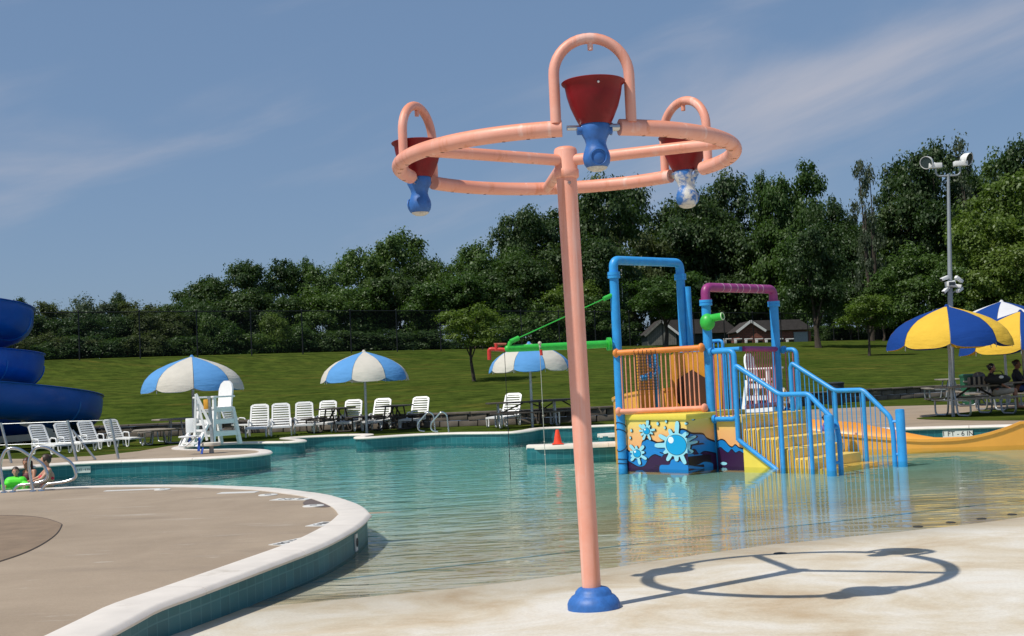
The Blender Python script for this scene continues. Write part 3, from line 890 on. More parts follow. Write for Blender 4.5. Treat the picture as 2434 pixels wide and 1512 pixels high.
# skyline, left to right: x, top y, width px, distance, leaf, kind
sk = [(-40, 690, 190, 125, 'olive', 'broad'), (40, 698, 90, 120, 'dark', 'cone'), (130, 706, 150, 128, 'olive', 'broad'), (215, 692, 130, 118, 'grey', 'broad'), (278, 684, 90, 130, 'dark', 'cone'),
      (345, 700, 130, 120, 'olive', 'broad'), (420, 700, 110, 112, 'dark', 'broad'), (478, 642, 150, 116, 'dark', 'broad'), (545, 602, 150, 118, 'dark', 'tall'), (632, 598, 150, 122, 'dark', 'tall'),
      (718, 592, 110, 126, 'mid', 'broad'), (790, 612, 120, 114, 'mid', 'broad'), (862, 566, 150, 118, 'mid', 'tall'), (930, 528, 170, 122, 'mid', 'tall'), (1000, 580, 130, 118, 'dark', 'broad'),
      (1085, 588, 130, 116, 'mid', 'broad'), (1160, 556, 170, 112, 'mid', 'tall'), (1215, 474, 150, 120, 'dark', 'tall'), (1300, 468, 200, 124, 'dark', 'tall'), (1430, 396, 190, 126, 'dark', 'tall'),
      (1530, 400, 170, 124, 'dark', 'tall'), (1640, 420, 180, 120, 'dark', 'tall'), (1725, 386, 170, 128, 'dark', 'tall'), (1810, 392, 110, 112, 'mid', 'cone'), (1880, 350, 170, 108, 'mid', 'tall'),
      (1965, 440, 130, 112, 'dark', 'broad'), (2045, 356, 110, 96, 'grey', 'spindly'), (2062, 372, 120, 99, 'grey', 'spindly'), (2150, 344, 160, 104, 'dark', 'tall'), (2222, 318, 190, 100, 'dark', 'tall'), (2285, 300, 150, 97, 'grey', 'spindly'), (2330, 340, 170, 104, 'mid', 'tall'),
      (2390, 390, 240, 84, 'light', 'tall'), (2340, 470, 200, 80, 'light', 'tall'), (2470, 292, 200, 100, 'dark', 'tall'), (2560, 330, 220, 95, 'mid', 'tall')]
where = {'olive': 'olive green', 'dark': 'dark green', 'mid': 'mid green', 'light': 'yellow green', 'grey': 'pale grey green'}
shape = {'broad': 'rounded tree', 'tall': 'tall broad tree', 'cone': 'pointed tree', 'spindly': 'sparse feathery tree'}
for i, (x, y, wd, Y, lf, kd) in enumerate(sk):
    if 1490 < x < 1960 and kd != 'spindly': Y = Y + 48
    tree_px(x, y, wd * 1.25, Y, lf, kd, i % 3, '%s %s in the wood, its top against the sky' % (where[lf], shape[kd]), GB, 0.12)
# fillers in front of and between them
fl = [(-20, 735, 170, 95, 'dark', 'broad'), (95, 738, 170, 98, 'dark', 'broad'), (190, 735, 150, 96, 'dark', 'broad'), (290, 732, 160, 100, 'dark', 'broad'), (385, 722, 150, 98, 'olive', 'broad'), (470, 700, 150, 102, 'dark', 'broad'),
      (570, 668, 160, 104, 'dark', 'broad'), (660, 680, 150, 104, 'dark', 'broad'), (760, 672, 170, 104, 'mid', 'broad'), (850, 656, 170, 106, 'mid', 'broad'), (950, 640, 190, 108, 'dark', 'tall'),
      (1035, 648, 170, 104, 'mid', 'broad'), (1120, 630, 180, 104, 'mid', 'broad'), (1215, 590, 190, 108, 'dark', 'tall'), (1290, 560, 190, 112, 'dark', 'tall'), (1390, 540, 200, 116, 'dark', 'tall'), (1260, 500, 150, 128, 'dark', 'tall'),
      (1490, 500, 200, 118, 'olive', 'tall'), (1590, 500, 200, 122, 'dark', 'tall'), (1690, 500, 190, 122, 'dark', 'tall'), (1780, 500, 190, 120, 'dark', 'tall'), (1360, 650, 150, 100, 'light', 'broad'),
      (1420, 690, 120, 98, 'mid', 'broad'), (1860, 470, 210, 116, 'mid', 'tall'), (1930, 540, 190, 108, 'mid', 'tall'), (2030, 500, 170, 108, 'dark', 'tall'), (2090, 470, 190, 106, 'dark', 'tall'), (2190, 440, 220, 102, 'dark', 'tall'),
      (2290, 450, 220, 96, 'dark', 'tall'), (2190, 566, 200, 84, 'mid', 'broad'), (2290, 600, 190, 80, 'mid', 'broad'), (2380, 560, 190, 78, 'light', 'broad'), (2450, 520, 180, 80, 'mid', 'broad'),
      (1740, 640, 190, 128, 'mid', 'broad'), (1820, 620, 170, 126, 'mid', 'broad'), (2010, 650, 150, 100, 'dark', 'broad'), (2090, 620, 150, 96, 'mid', 'broad'), (1640, 640, 150, 130, 'dark', 'broad')]
for i, (x, y, wd, Y, lf, kd) in enumerate(fl):
    if 1470 < x < 1960: Y = Y + 42
    tree_px(x, y, wd * 1.2, Y, lf, kd, (i + 1) % 3, '%s %s standing under the skyline of the wood' % (where[lf], shape[kd]), 'lower trees along the front of the wood', 0.04)
# shrubs and saplings just beyond the fence
sh = [(30, 790, 110, 70, 'dark'), (115, 795, 100, 71, 'olive'), (200, 790, 110, 72, 'dark'), (275, 798, 100, 72, 'dark'), (345, 790, 100, 72, 'olive'), (420, 795, 110, 74, 'dark'), (505, 738, 70, 76, 'mid'), (540, 770, 90, 76, 'mid'), (610, 790, 100, 77, 'mid'), (655, 735, 66, 78, 'light'),
      (710, 770, 90, 79, 'mid'), (790, 780, 110, 80, 'dark'), (860, 785, 110, 82, 'dark'), (940, 785, 120, 83, 'dark'), (1010, 780, 120, 84, 'dark'), (1240, 740, 120, 96, 'mid'), (1300, 720, 110, 98, 'mid'), (1190, 770, 100, 94, 'mid'),
      (1400, 770, 110, 100, 'dark'), (1460, 760, 110, 102, 'dark'), (1990, 770, 110, 104, 'dark'), (2100, 740, 130, 104, 'dark'), (2180, 720, 130, 100, 'mid'), (2260, 740, 140, 100, 'dark'), (2340, 740, 130, 100, 'mid'), (2420, 740, 140, 100, 'dark'), (2500, 730, 140, 100, 'mid'), (1850, 745, 110, 162, 'mid'), (1600, 740, 100, 165, 'dark')]
for i, (x, y, wd, Y, lf) in enumerate(sh):
    tree_px(x, y, wd * 1.25, Y, lf, 'bush', i % 3, '%s shrub in the hedge beyond the chain link fence' % where[lf], 'shrubs beyond the fence', 0.0, 'shrub')
for i in range(30):
    x = -60 + i * 46 + random.uniform(-8, 8)
    Y = 66 + i * 1.05
    tree_px(x, 808 + random.uniform(-12, 10), 120, Y, ['dark', 'dark', 'olive', 'mid'][i % 4], 'bush', i % 3, 'low %s bush at the foot of the hedge, against the fence' % ['dark green', 'dark green', 'olive green', 'mid green'][i % 4], 'bushes against the fence', 0.0, 'shrub')
for i in range(22):
    x = 1320 + i * 55 + random.uniform(-8, 8)
    tree_px(x, 778 + random.uniform(-12, 10), 130, 164 if 1470 < x < 1980 else 116, ['dark', 'mid'][i % 2], 'bush', i % 3, 'low %s bush in the shade under the wood' % ['dark green', 'mid green'][i % 2], 'bushes under the wood', 0.0, 'shrub')
# single trees on the lawn
def lawn_tree(xb, yb, Y, ytop, wd, leaf, kind, var, label, bare, tr_):
    p = atY(xb, yb, Y); g = hill_z(p.x, p.y)
    q = atY(xb, ytop, Y)
    return tree('lawn_tree', (p.x, p.y, g - 0.02), q.z - g, wd / 2900 * Y / 2, leaf, kind, var, label, None, bare, tr_)
lawn_tree(1127, 915, 49.5, 712, 200, 'light', 'small', 0, 'small yellow green tree on the bank behind the middle umbrella', 0.24, 0.07)
lawn_tree(2067, 852, 70.7, 684, 178, 'light', 'small', 1, 'small bright tree on the bank beside the yellow umbrella', 0.20, 0.08)
lawn_tree(1945, 825, 84.8, 505, 190, 'dark', 'tall', 1, 'tall dark oval tree on the bank, right of the brick building', 0.09, 0.22)
lawn_tree(1583, 826, 81, 636, 225, 'mid', 'broad', 2, 'spreading green tree in front of the grey shed', 0.18, 0.15)

# ================================================================== BUILDINGS AND POSTS BEYOND THE FENCE
m_roof = M('dark shingle', (0.05, 0.042, 0.038), 0.95, 0.25, 3, 0.5, 20)
m_board = M('grey boards', (0.19, 0.185, 0.165), 0.9, 0.25, 4, 0.3, 30)
m_darkwall = M('dark green siding', (0.022, 0.030, 0.030), 0.9, 0.2, 3)
m_white = M('white paint', (0.74, 0.74, 0.72), 0.5, 0.05, 4, dirt=((0.45, 0.42, 0.36), 0.66, 0.4))
m_brick, t, b = newmat('red brick')
br = N('ShaderNodeTexBrick', t); br.inputs['Scale'].default_value = 1.0
br.inputs['Brick Width'].default_value = 0.42; br.inputs['Row Height'].default_value = 0.2; br.inputs['Mortar Size'].default_value = 0.02
br.inputs['Color1'].default_value = (0.30, 0.10, 0.07, 1); br.inputs['Color2'].default_value = (0.23, 0.075, 0.05, 1); br.inputs['Mortar'].default_value = (0.11, 0.06, 0.05, 1)
c_ = N('ShaderNodeTexCoord', t); mp = N('ShaderNodeMapping', t); mp.inputs['Rotation'].default_value = (R(90), 0, 0); link(t, c_.outputs['Object'], mp.inputs[0]); link(t, mp.outputs[0], br.inputs[0])
link(t, br.outputs[0], b.inputs['Base Color']); b.inputs['Roughness'].default_value = 0.9
def gable(name, x0, x1, ywall, yridge, xend, Y, mwall, mside, label, doors=0, panels=False):
    """gable front x0..x1 at distance Y, roof running away to the right up to xend"""
    a, c_ = atY(x0, ywall, Y), atY(x1, ywall, Y)
    rdg = atY((x0 + x1) / 2, yridge, Y)
    g = hill_z(a.x, a.y) - 0.1
    e = empty(name, (a.x, a.y, g), label, 'building')
    W_ = c_.x - a.x; hw = (a.z + c_.z) / 2 - g; hr = rdg.z - g
    far = atY(xend, ywall, Y + 3).x - a.x
    # the side wall runs to the right and slightly away
    sv = Vector((far - W_, 2.6, 0)); back = sv
    mb = MB(); mb.add([(0, 0, 0), (W_, 0, 0), (W_, 0, hw), (W_ / 2, 0, hr), (0, 0, hw)], [(0, 1, 2, 3, 4)])
    mb.build('front_wall', mwall, e)
    mb = MB(); mb.add([(W_, 0, 0), tuple(Vector((W_, 0, 0)) + sv), tuple(Vector((W_, 0, hw)) + sv), (W_, 0, hw)], [(0, 1, 2, 3)])
    mb.add([(0, 0, 0), (0, 0, hw), tuple(Vector((0, 0, hw)) + Vector((0, 7, 0))), (0, 7, 0)], [(0, 1, 2, 3)])
    mb.build('side_wall', mside, e)
    ov = 0.35
    drop = (hr - hw) / (W_ / 2)
    p = [Vector((W_ / 2, -ov, hr + .08)), Vector((W_ + ov, -ov, hw - drop * ov + .08)), Vector((-ov, -ov, hw - drop * ov + .08))]
    q = [v + sv for v in p]
    q[2] = p[2] + Vector((0, 7, 0)); q0b = p[0] + Vector((0, 7, 0))
    mb = MB(); mb.add([p[0], p[1], q[1], q[0]], [(0, 1, 2, 3)]); rf = mb.build('roof', m_roof, e, solid=0.12)
    mb = MB(); mb.add([p[0], p[2], q[2], q0b], [(0, 1, 2, 3)]); mb.build('roof', m_roof, e, solid=0.12)
    mb = MB(); mb.beam(p[0] + V(0, -.06, -.06), p[1] + V(0, -.06, -.06), 0.05, 0.28); mb.build('barge_board', m_white, e)
    mb = MB(); mb.beam(p[0] + V(0, -.06, -.06), p[2] + V(0, -.06, -.06), 0.05, 0.28); mb.build('barge_board', m_white if mwall is m_brick else m_board, e)
    if panels:
        for k in range(14):
            x = W_ * (k + 0.5) / 14
            top = hw + (hr - hw) * (1 - abs(x - W_ / 2) / (W_ / 2)) - 0.05
            mbb = MB(); mbb.box((x, -0.03, top / 2), (W_ / 14 - 0.02, 0.04, top)); mbb.build('plank', m_board, e)
    for k in range(doors):
        c2 = Vector((W_, 0, 0)) + sv * 0.78
        nrm = Vector((sv.y, -sv.x, 0)).normalized()
        mb = MB(); mb.beam(c2 + nrm * .06 - sv.normalized() * 1.0 + V(0, 0, hw * .42), c2 + nrm * .06 + sv.normalized() * 1.0 + V(0, 0, hw * .42), 0.08, hw * 0.84)
        mb.build('roller_door', M('pale grey door', (0.30, 0.33, 0.36), 0.6), e)
    return e
gable('shed', 1538, 1607, 792, 763, 1752, 150, m_darkwall, m_darkwall, 'grey boarded shed with dark side wall behind the spreading tree', panels=True)
gable('brick_building', 1756, 1812, 784, 764, 1925, 142, m_brick, m_brick, 'low red brick building with white gable trim and grey door', doors=1)
# white covered carts or bins in a row in front of the buildings
for i in range(7):
    p = atY(1729 + i * 25 - (i > 3) * 2, 806, 132); g = hill_z(p.x, p.y)
    e = empty('white_bench', (p.x, p.y, g), 'white bench in the row in front of the brick building', 'bench', 'white benches in front of the buildings')
    z = p.z - g
    mb = MB(); mb.box((0, 0, z), (0.85, 0.5, 0.12)); mb.build('seat', m_white, e, bevel=0.03)
    mb = MB(); mb.box((-0.28, -0.1, z - 0.28), (0.26, 0.3, 0.42)); mb.build('side_panel', m_white, e, bevel=0.03)
    mb = MB(); mb.box((0.1, 0.1, z / 2 - .1), (0.6, 0.2, z - 0.1)); mb.build('support', m_darkwall, e)
# goal posts on the sports field
gp = atY(1400, 800, 118)
ge = empty('goal_posts', (gp.x, gp.y, hill_z(gp.x, gp.y)), 'slim white goal posts standing among the trees behind the bucket feature', 'goal')
g0 = hill_z(gp.x, gp.y)
cb = atY(1400, 792, 118).z - g0
for xd, yt in ((1320, 622), (1477, 640)):
    q = atY(xd, yt, 118); q0 = atY(xd + 5, 792, 118)
    mb = MB(); mb.cyl((q0.x - gp.x, 0, cb), (q.x - gp.x, 0, q.z - g0), 0.06, n=8); mb.build('upright', m_white, ge)
qa, qb = atY(1325, 792, 118), atY(1482, 792, 118)
mb = MB(); mb.cyl((qa.x - gp.x, 0, cb), (qb.x - gp.x, 0, cb), 0.07, n=8); mb.build('crossbar', m_white, ge)
mb = MB(); mb.cyl(((qa.x + qb.x) / 2 - gp.x, 0.5, -0.1), ((qa.x + qb.x) / 2 - gp.x, 0.1, cb), 0.09, n=8); mb.build('gooseneck', m_white, ge)

# ================================================================== PLAY STRUCTURE IN THE WATER
m_sky = M('sky blue powder coat', (0.028, 0.30, 0.70), 0.42, 0.12, 5, 0.08, 120, dirt=((0.12, 0.34, 0.60), 0.58, 0.5))
m_purple = M('magenta powder coat', (0.30, 0.035, 0.18), 0.42, 0.2, 6, 0.08, 120, dirt=((0.45, 0.20, 0.33), 0.60, 0.5))
m_orange = M('orange powder coat', (0.80, 0.24, 0.04), 0.5, 0.15, 6, 0.08, 120)
m_salmon = M('faded orange powder coat', (0.80, 0.31, 0.19), 0.55, 0.15, 6, 0.08, 120)
m_yel = M('yellow fibreglass', (0.83, 0.56, 0.11), 0.5, 0.08, 3, dirt=((0.60, 0.40, 0.10), 0.60, 0.4))
m_yel2 = M('bright yellow panel', (0.80, 0.62, 0.08), 0.45, 0.06, 3)
m_slide = M('orange slide gelcoat', (0.80, 0.36, 0.05), 0.35, 0.08, 1.6, coat=0.2, dirt=((0.82, 0.50, 0.20), 0.56, 0.45))
m_slided = M('amber slide panel', (0.62, 0.27, 0.02), 0.4, 0.15, 3)
m_green = M('green powder coat', (0.035, 0.46, 0.05), 0.42, 0.15, 6)
m_black = M('black rope', (0.010, 0.010, 0.012), 0.8)
m_redv = M('red valve paint', (0.55, 0.03, 0.02), 0.4)
P1 = at(1481, 1113, 0)
U = Vector((0.695, -0.719, 0)); W = Vector((0.719, 0.695, 0))
ps = empty('water_play_structure', P1, 'blue framed water play structure with mural panels, railings and yellow steps', 'play structure')
def S(u, v, z=0.0): return U * u + W * v + Vector((0, 0, z))
ZB = -0.55
ANG = math.atan2(U.y, U.x)
RS = Matrix((U, W, Vector((0, 0, 1)))).transposed()
def part(name, mb, mat, parent=ps, **k): return mb.build(name, mat, parent, **k)
def flange(mb, c, r=0.115, h=0.05, n=20, axis=None):
    mb.lathe([(r, -h), (r, -0.006), (r * 0.93, -0.004), (r * 0.93, 0.004), (r, 0.006), (r, h)], c=c, n=n, axis=axis)
# posts
HP, HB = 3.47, 2.88
posts = {'P1': (0, 0, HP, 0.082), 'P3': (0.14, 1.76, HP, 0.082), 'P2': (1.37, 0.88, HB, 0.082), 'P4': (1.40, 2.96, HB, 0.082), 'P5': (0.27, 1.80, 3.3, 0.06), 'P6': (0.02, 1.05, 2.05, 0.05)}
for nme, (u, v, h, r_) in posts.items():
    mb = MB(); mb.cyl(S(u, v, ZB), S(u, v, h), r_, n=24); part('post', mb, m_sky)
for nme in ('P1', 'P3', 'P2', 'P4'):
    u, v, h, r_ = posts[nme]
    mb = MB(); flange(mb, S(u, v, h + 0.02)); part('post_flange', mb, m_sky)
# overhead pipes
def overhead(a, b_, h, mat, name):
    pa, pb = S(a[0], a[1], h + 0.02), S(b_[0], b_[1], h + 0.02)
    up = Vector((0, 0, 0.28))
    mb = MB(); mb.tube(fillet([pa, pa + up, pb + up, pb], 0.22, 10), 0.082, 24)
    o = part(name, mb, mat)
    mb = MB(); flange(mb, pa + V(0, 0, 0.045), 0.112, 0.022); mb2 = MB(); flange(mb2, pb + V(0, 0, 0.045), 0.112, 0.022)
    mb.build('pipe_flange', mat, o); mb2.build('pipe_flange', mat, o)
    return o, pa + up, pb + up
oh1, _, _ = overhead(posts['P1'], posts['P3'], HP, m_sky, 'overhead_pipe')
oh2, qa, qb = overhead(posts['P2'], posts['P4'], HB, m_purple, 'spray_pipe')
for f_ in (0.22, 0.32, 0.42, 0.5, 0.60, 0.72, 0.80):
    p = qa.lerp(qb, f_); d = (qb - qa).normalized() * 0.008
    mb = MB(); mb.cyl(p - d, p + d, 0.0835, n=24); mb.build('water_streak', M('lime scale', (0.55, 0.38, 0.47), 0.7), oh2)
# deck A and deck B
ZK = 0.96
def prism(mb, pts2, z0, z1):
    n = len(pts2)
    vs = [S(u, v, z0) for u, v in pts2] + [S(u, v, z1) for u, v in pts2]
    mb.add(vs, [tuple(range(n))[::-1], tuple(range(n, 2 * n))] + [(i, (i + 1) % n, n + (i + 1) % n, n + i) for i in range(n)])
def ins(pts2, d):
    c = (sum(p[0] for p in pts2) / len(pts2), sum(p[1] for p in pts2) / len(pts2))
    out = []
    for p in pts2:
        L_ = math.hypot(p[0] - c[0], p[1] - c[1]); f_ = (L_ - d) / L_
        out.append((c[0] + (p[0] - c[0]) * f_, c[1] + (p[1] - c[1]) * f_))
    return out
A4 = [(0.06, 0.06), (1.44, 0.06), (1.44, 1.74), (0.06, 1.74)]
B4 = [(1.50, 0.84), (2.06, 0.84), (2.06, 2.96), (1.50, 2.96)]
m_mural, t, b = newmat('mural print')
gm = N('ShaderNodeNewGeometry', t); sm = N('ShaderNodeSeparateXYZ', t); link(t, gm.outputs['Position'], sm.inputs[0])
link(t, ramp(t, maprange(t, sm.outputs[2], 0.25, 0.95), [(0.0, (0.85, 0.40, 0.16)), (0.55, (0.86, 0.47, 0.18)), (1.0, (0.84, 0.68, 0.14))]), b.inputs['Base Color']); b.inputs['Roughness'].default_value = 0.35
mb = MB(); prism(mb, A4, ZB, ZK - 0.09); boxA = part('deck_box', mb, m_mural)
tag(boxA, 'box printed with blue splashes on yellow')
mb = MB(); prism(mb, ins(A4, -0.04), ZK - 0.10, ZK); part('deck_cap', mb, m_yel2, bevel=0.015)
mb = MB(); prism(mb, B4, ZB, ZK - 0.19); boxB = part('deck_box', mb, m_mural)
mb = MB(); prism(mb, ins(B4, -0.03), ZK - 0.20, ZK - 0.08); part('deck_cap', mb, m_yel, bevel=0.015)

# ---- mural: flat printed shapes on the two visible faces, drawn in metres (a along the face, b up)
# a runs 0..1.38 on the left face then turns the corner
LA = 1.38
def mural_pt(a, h, off):
    if a <= LA: return S(0.06 + a, 0.06 - off, h)
    return S(1.44 + off, 0.06 + (a - LA), h)
def m2d(x, y):                                         # from the studied picture of the panel to (a, b)
    a = (x - 75) / 737 * LA if x <= 812 else LA + (x - 812) / 238 * 0.82
    return a, (1440 - y) / 590 * (ZK - 0.1)
def decal(name, pts2, mat, off, parent):
    mb = MB(); mb.poly([(p[0], p[1], 0) for p in pts2])
    me = bpy.data.meshes.new(name); me.from_pydata(mb.v, [], mb.f)
    bm = bmesh.new(); bm.from_mesh(me)
    bmesh.ops.bisect_plane(bm, geom=bm.verts[:] + bm.edges[:] + bm.faces[:], plane_co=(LA, 0, 0), plane_no=(1, 0, 0))
    for v in bm.verts:
        v.co = mural_pt(v.co.x, max(v.co.y, -0.06), off)
    bm.to_mesh(me); bm.free(); me.materials.append(mat)
    return link_mesh(name, me, parent)
def flatm(name, c): return M(name, c, 0.35, 0.03, 2)
m_ink, m_wave, m_deep = flatm('ink black', (0.012, 0.008, 0.012)), flatm('wave blue', (0.008, 0.20, 0.55)), flatm('deep purple', (0.035, 0.010, 0.05))
m_spl, m_drop, m_hi = flatm('splash cyan', (0.30, 0.66, 0.78)), flatm('drop blue', (0.0, 0.33, 0.66)), flatm('highlight white', (0.75, 0.85, 0.9))
def px(pts): return [m2d(*p) for p in pts]
def smooth2(pts): return [(p.x, p.y) for p in catmull([Vector((a, b_, 0)) for a, b_ in pts], 6)]
crest = [(75, 1200), (115, 1235), (190, 1250), (250, 1180), (275, 1110), (330, 1075), (400, 1095), (470, 1120), (560, 1090), (640, 1010), (740, 960), (800, 965), (850, 1010), (940, 1030), (975, 1090), (1050, 1145)]
low = [(75, 1470), (1050, 1470)]
def area(cr): return smooth2(px(cr)) + [m2d(1050, 1480), m2d(75, 1480)]
decal('wave_outline', area([(x, y - 6) for x, y in crest]), m_ink, 0.003, boxA)
decal('wave', area([(x, y + 16) for x, y in crest]), m_wave, 0.005, boxA)
decal('wave_outline', area([(75, 1340), (130, 1372), (215, 1415), (290, 1400), (345, 1310), (420, 1262), (500, 1285), (560, 1240), (640, 1210), (740, 1260), (860, 1200), (900, 1262), (950, 1240), (1050, 1285)]), m_ink, 0.007, boxA)
decal('deep_wave', area([(75, 1352), (130, 1384), (215, 1425), (290, 1412), (355, 1320), (425, 1275), (500, 1296), (570, 1252), (640, 1222), (740, 1272), (860, 1214), (898, 1272), (950, 1252), (1050, 1296)]), m_deep, 0.009, boxA)
decal('low_wave', px([(470, 1478)]) + smooth2(px([(470, 1440), (490, 1392), (590, 1385), (620, 1330), (690, 1310), (730, 1345), (800, 1385), (880, 1395), (940, 1370), (1005, 1400), (1010, 1440)])) + px([(1010, 1478)]), m_wave, 0.011, boxA)
def splash(cx, cy, r0, arms, rc, off0):
    def shape(grow, dx=0, dy=0):
        out = []
        for k in range(160):
            th = 2 * math.pi * k / 160
            r_ = r0
            for (a, L_, wd) in arms:
                dth = (th - R(a) + math.pi) % (2 * math.pi) - math.pi
                r_ = max(r_, r0 + (L_ - r0) * max(0, 1 - (abs(dth) * (r0 * .6 + L_ * .4) / wd) ** 3.2))
            x, y = cx + dx + (r_ + grow) * math.cos(th), cy + dy - (r_ + grow) * math.sin(th)
            out.append((x, y))
        return [(m2d(x, y)) for x, y in out]
    decal('splash_shadow', shape(3, 12, 4), m_ink, off0, boxA)
    decal('splash', shape(0), m_spl, off0 + 0.002, boxA)
    circ = lambda r_, dx=0, dy=0, sy=1: [m2d(cx + dx + r_ * math.cos(2 * math.pi * k / 40), cy + dy - sy * r_ * math.sin(2 * math.pi * k / 40)) for k in range(40)]
    decal('drop_outline', circ(rc + 5), m_ink, off0 + 0.004, boxA)
    decal('drop', circ(rc), m_drop, off0 + 0.006, boxA)
    decal('drop_highlight', circ(rc * 0.28, -rc * 0.5, -rc * 0.5, 1.2), m_hi, off0 + 0.008, boxA)
splash(688, 1148, 142, [(85, 285, 30), (112, 205, 26), (150, 235, 30), (182, 260, 34), (213, 185, 24), (238, 225, 28), (268, 195, 30), (293, 245, 30), (330, 185, 28), (8, 205, 22), (27, 215, 22), (50, 195, 26)], 118, 0.014)
splash(340, 982, 50, [(82, 142, 20), (118, 95, 20), (140, 118, 22), (178, 95, 16), (215, 90, 16), (245, 120, 17), (290, 118, 17), (335, 82, 14), (10, 105, 18), (58, 82, 14)], 37, 0.014)
splash(208, 1258, 62, [(48, 130, 24), (95, 95, 18), (130, 135, 24), (165, 92, 18), (205, 90, 18), (228, 122, 20), (282, 138, 20), (330, 132, 22), (12, 95, 20)], 45, 0.014)
for (x, y, r_) in [(150, 975, 20), (132, 1066, 20), (480, 893, 24), (582, 865, 21), (563, 942, 20), (808, 893, 16), (862, 840, 24)]:
    c = [(x + r_ * 0.72 * math.cos(2 * math.pi * k / 24), y - r_ * (1.15 if math.sin(2 * math.pi * k / 24) < 0 else 1) * math.sin(2 * math.pi * k / 24)) for k in range(24)]
    o = decal('droplet_shadow', px([(a + 5, b_ - 1) for a, b_ in c]), m_ink, 0.014, boxA)
    decal('droplet', px([(x + (a - x) * .8 - 2, y + (b_ - y) * .8) for a, b_ in c]), m_spl, 0.016, boxA)
# mural on the small box beside it (a along u from 1.50, face at v = 0.84)
def dec2(name, pts, mat, off):
    mb = MB(); mb.poly([S(1.50 + a, 0.84 - off, h) for a, h in pts]); mb.build(name, mat, boxB)
cr2 = [(0, 0.44), (0.08, 0.47), (0.16, 0.45), (0.24, 0.37), (0.31, 0.34), (0.38, 0.38), (0.46, 0.33), (0.56, 0.31)]
lw2 = [(0, 0.31), (0.07, 0.33), (0.14, 0.28), (0.22, 0.24), (0.30, 0.30), (0.38, 0.24), (0.46, 0.27), (0.56, 0.22)]
for cr, mt, off, dz in ((cr2, m_ink, 0.003, 0.012), (cr2, m_wave, 0.005, -0.012), (lw2, m_ink, 0.007, 0.008), (lw2, m_deep, 0.009, -0.008)):
    dec2('wave', smooth2([(a, h + dz) for a, h in cr]) + [(0.56, -0.06), (0, -0.06)], mt, off)
dec2('droplet', [(0.12 + 0.07 * math.cos(2 * math.pi * k / 20), 0.05 + 0.028 * math.sin(2 * math.pi * k / 20)) for k in range(20)], m_spl, 0.012)
# ---- orange guard rail P1 -> P2
def bar(name, p, q, r_, mat, parent=ps, n=10):
    mb = MB(); mb.cyl(p, q, r_, n=n); return mb.build(name, mat, parent)
a0, a1 = Vector((0.03, -0.07)), Vector((1.36, 0.70))
def OR(f_, z): q = a0.lerp(a1, f_); return S(q.x, q.y, z)
guard = MB(); guard.cyl(OR(0, 2.08), OR(1, 2.10), 0.052, n=16); og = part('guard_rail', guard, m_orange)
bar('lower_rail', OR(0, 1.02), OR(1, 1.03), 0.048, m_salmon, og, 16)
for f_, z in ((0, 2.08), (1, 2.10), (0, 1.02), (1, 1.03)):
    mb = MB(); mb.sphere(OR(f_, z), 0.085, 14, (0.6, 1, 1), M3=RS); mb.build('bracket', m_orange if z > 2 else m_salmon, og)
for k in range(1, 19):
    f_ = k / 19
    bar('baluster', OR(f_, 1.03), OR(f_, 2.09), 0.013, m_salmon, og, 6)
# net panel with a blue toy nozzle
net = MB(); f0, f1 = 0.235, 0.485
for k in range(9):
    f_ = f0 + (f1 - f0) * k / 8
    net.cyl(OR(f_, 1.40) + U * .02 - W * .05, OR(f_, 2.03) + U * .02 - W * .05, 0.005, n=4)
for k in range(13):
    z = 1.40 + 0.63 * k / 12
    net.cyl(OR(f0, z) + U * .02 - W * .05, OR(f1, z) + U * .02 - W * .05, 0.005, n=4)
for k in range(6):
    f_ = f0 + (f1 - f0) * k / 5
    net.tube([OR(f_, 2.03) - W * .05, OR(f_, 2.10) - W * .06, OR(f_, 2.15), OR(f_, 2.10) + W * .06, OR(f_, 2.03) + W * 0.02], 0.006, 5)
no = part('net', net, m_black); tag(no, kind='stuff')
mb = MB(); pN = lambda f_, z: OR(f_, z) + W * 0.12
mb.tube(fillet([pN(0.33, 2.02), pN(0.33, 1.84), pN(0.43, 1.80), pN(0.43, 1.67), pN(0.34, 1.64)], 0.05, 5), 0.045, 12); gun = part('toy_nozzle', mb, m_sky)
mb = MB(); mb.cyl(pN(0.37, 1.66), pN(0.27, 1.60) - W * .1, 0.065, 0.055, n=14); mb.build('barrel', m_sky, gun)
mb = MB(); mb.cyl(pN(0.27, 1.60) - W * .1, pN(0.262, 1.596) - W * .11, 0.038, n=12); mb.build('nozzle_tip', m_white, gun)
# ---- slide entry hood and blue panels behind the guard
def slab(name, pts, th, mat): 
    mb = MB(); mb.add(pts, [tuple(range(len(pts)))]); return part(name, mb, mat, solid=th)
hood = [S(0.02, 1.42, 0.97), S(0.05, 1.46, 2.0), S(0.12, 1.50, 2.05), S(0.92, 1.80, 2.05), S(0.99, 1.80, 2.0), S(0.95, 1.79, 0.97)]
slab('slide_entry_panel', hood, 0.04, m_slided)
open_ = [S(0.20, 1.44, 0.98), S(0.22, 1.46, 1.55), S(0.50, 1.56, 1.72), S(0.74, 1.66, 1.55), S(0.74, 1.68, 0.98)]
slab('painted_slide_opening', [p - W * 0.05 for p in open_], 0.01, M('painted slide mouth shade', (0.05, 0.018, 0.008), 0.8))  # thin dark sheet, the shade inside the mouth put into its colour
slab('side_panel', [S(0.0, 0.55, 0.97), S(0.0, 0.55, 2.05), S(0.0, 1.0, 2.05), S(0.0, 1.0, 0.97)], 0.03, m_slided)
for q, r_ in (((1.05, 1.76), 0.05), ((1.20, 1.76), 0.05)):
    bar('back_post', S(q[0], q[1], ZK), S(q[0], q[1], 2.05), r_, m_sky)
bar('back_rail', S(0.1, 1.77, 2.06), S(1.45, 1.77, 2.06), 0.045, m_sky)
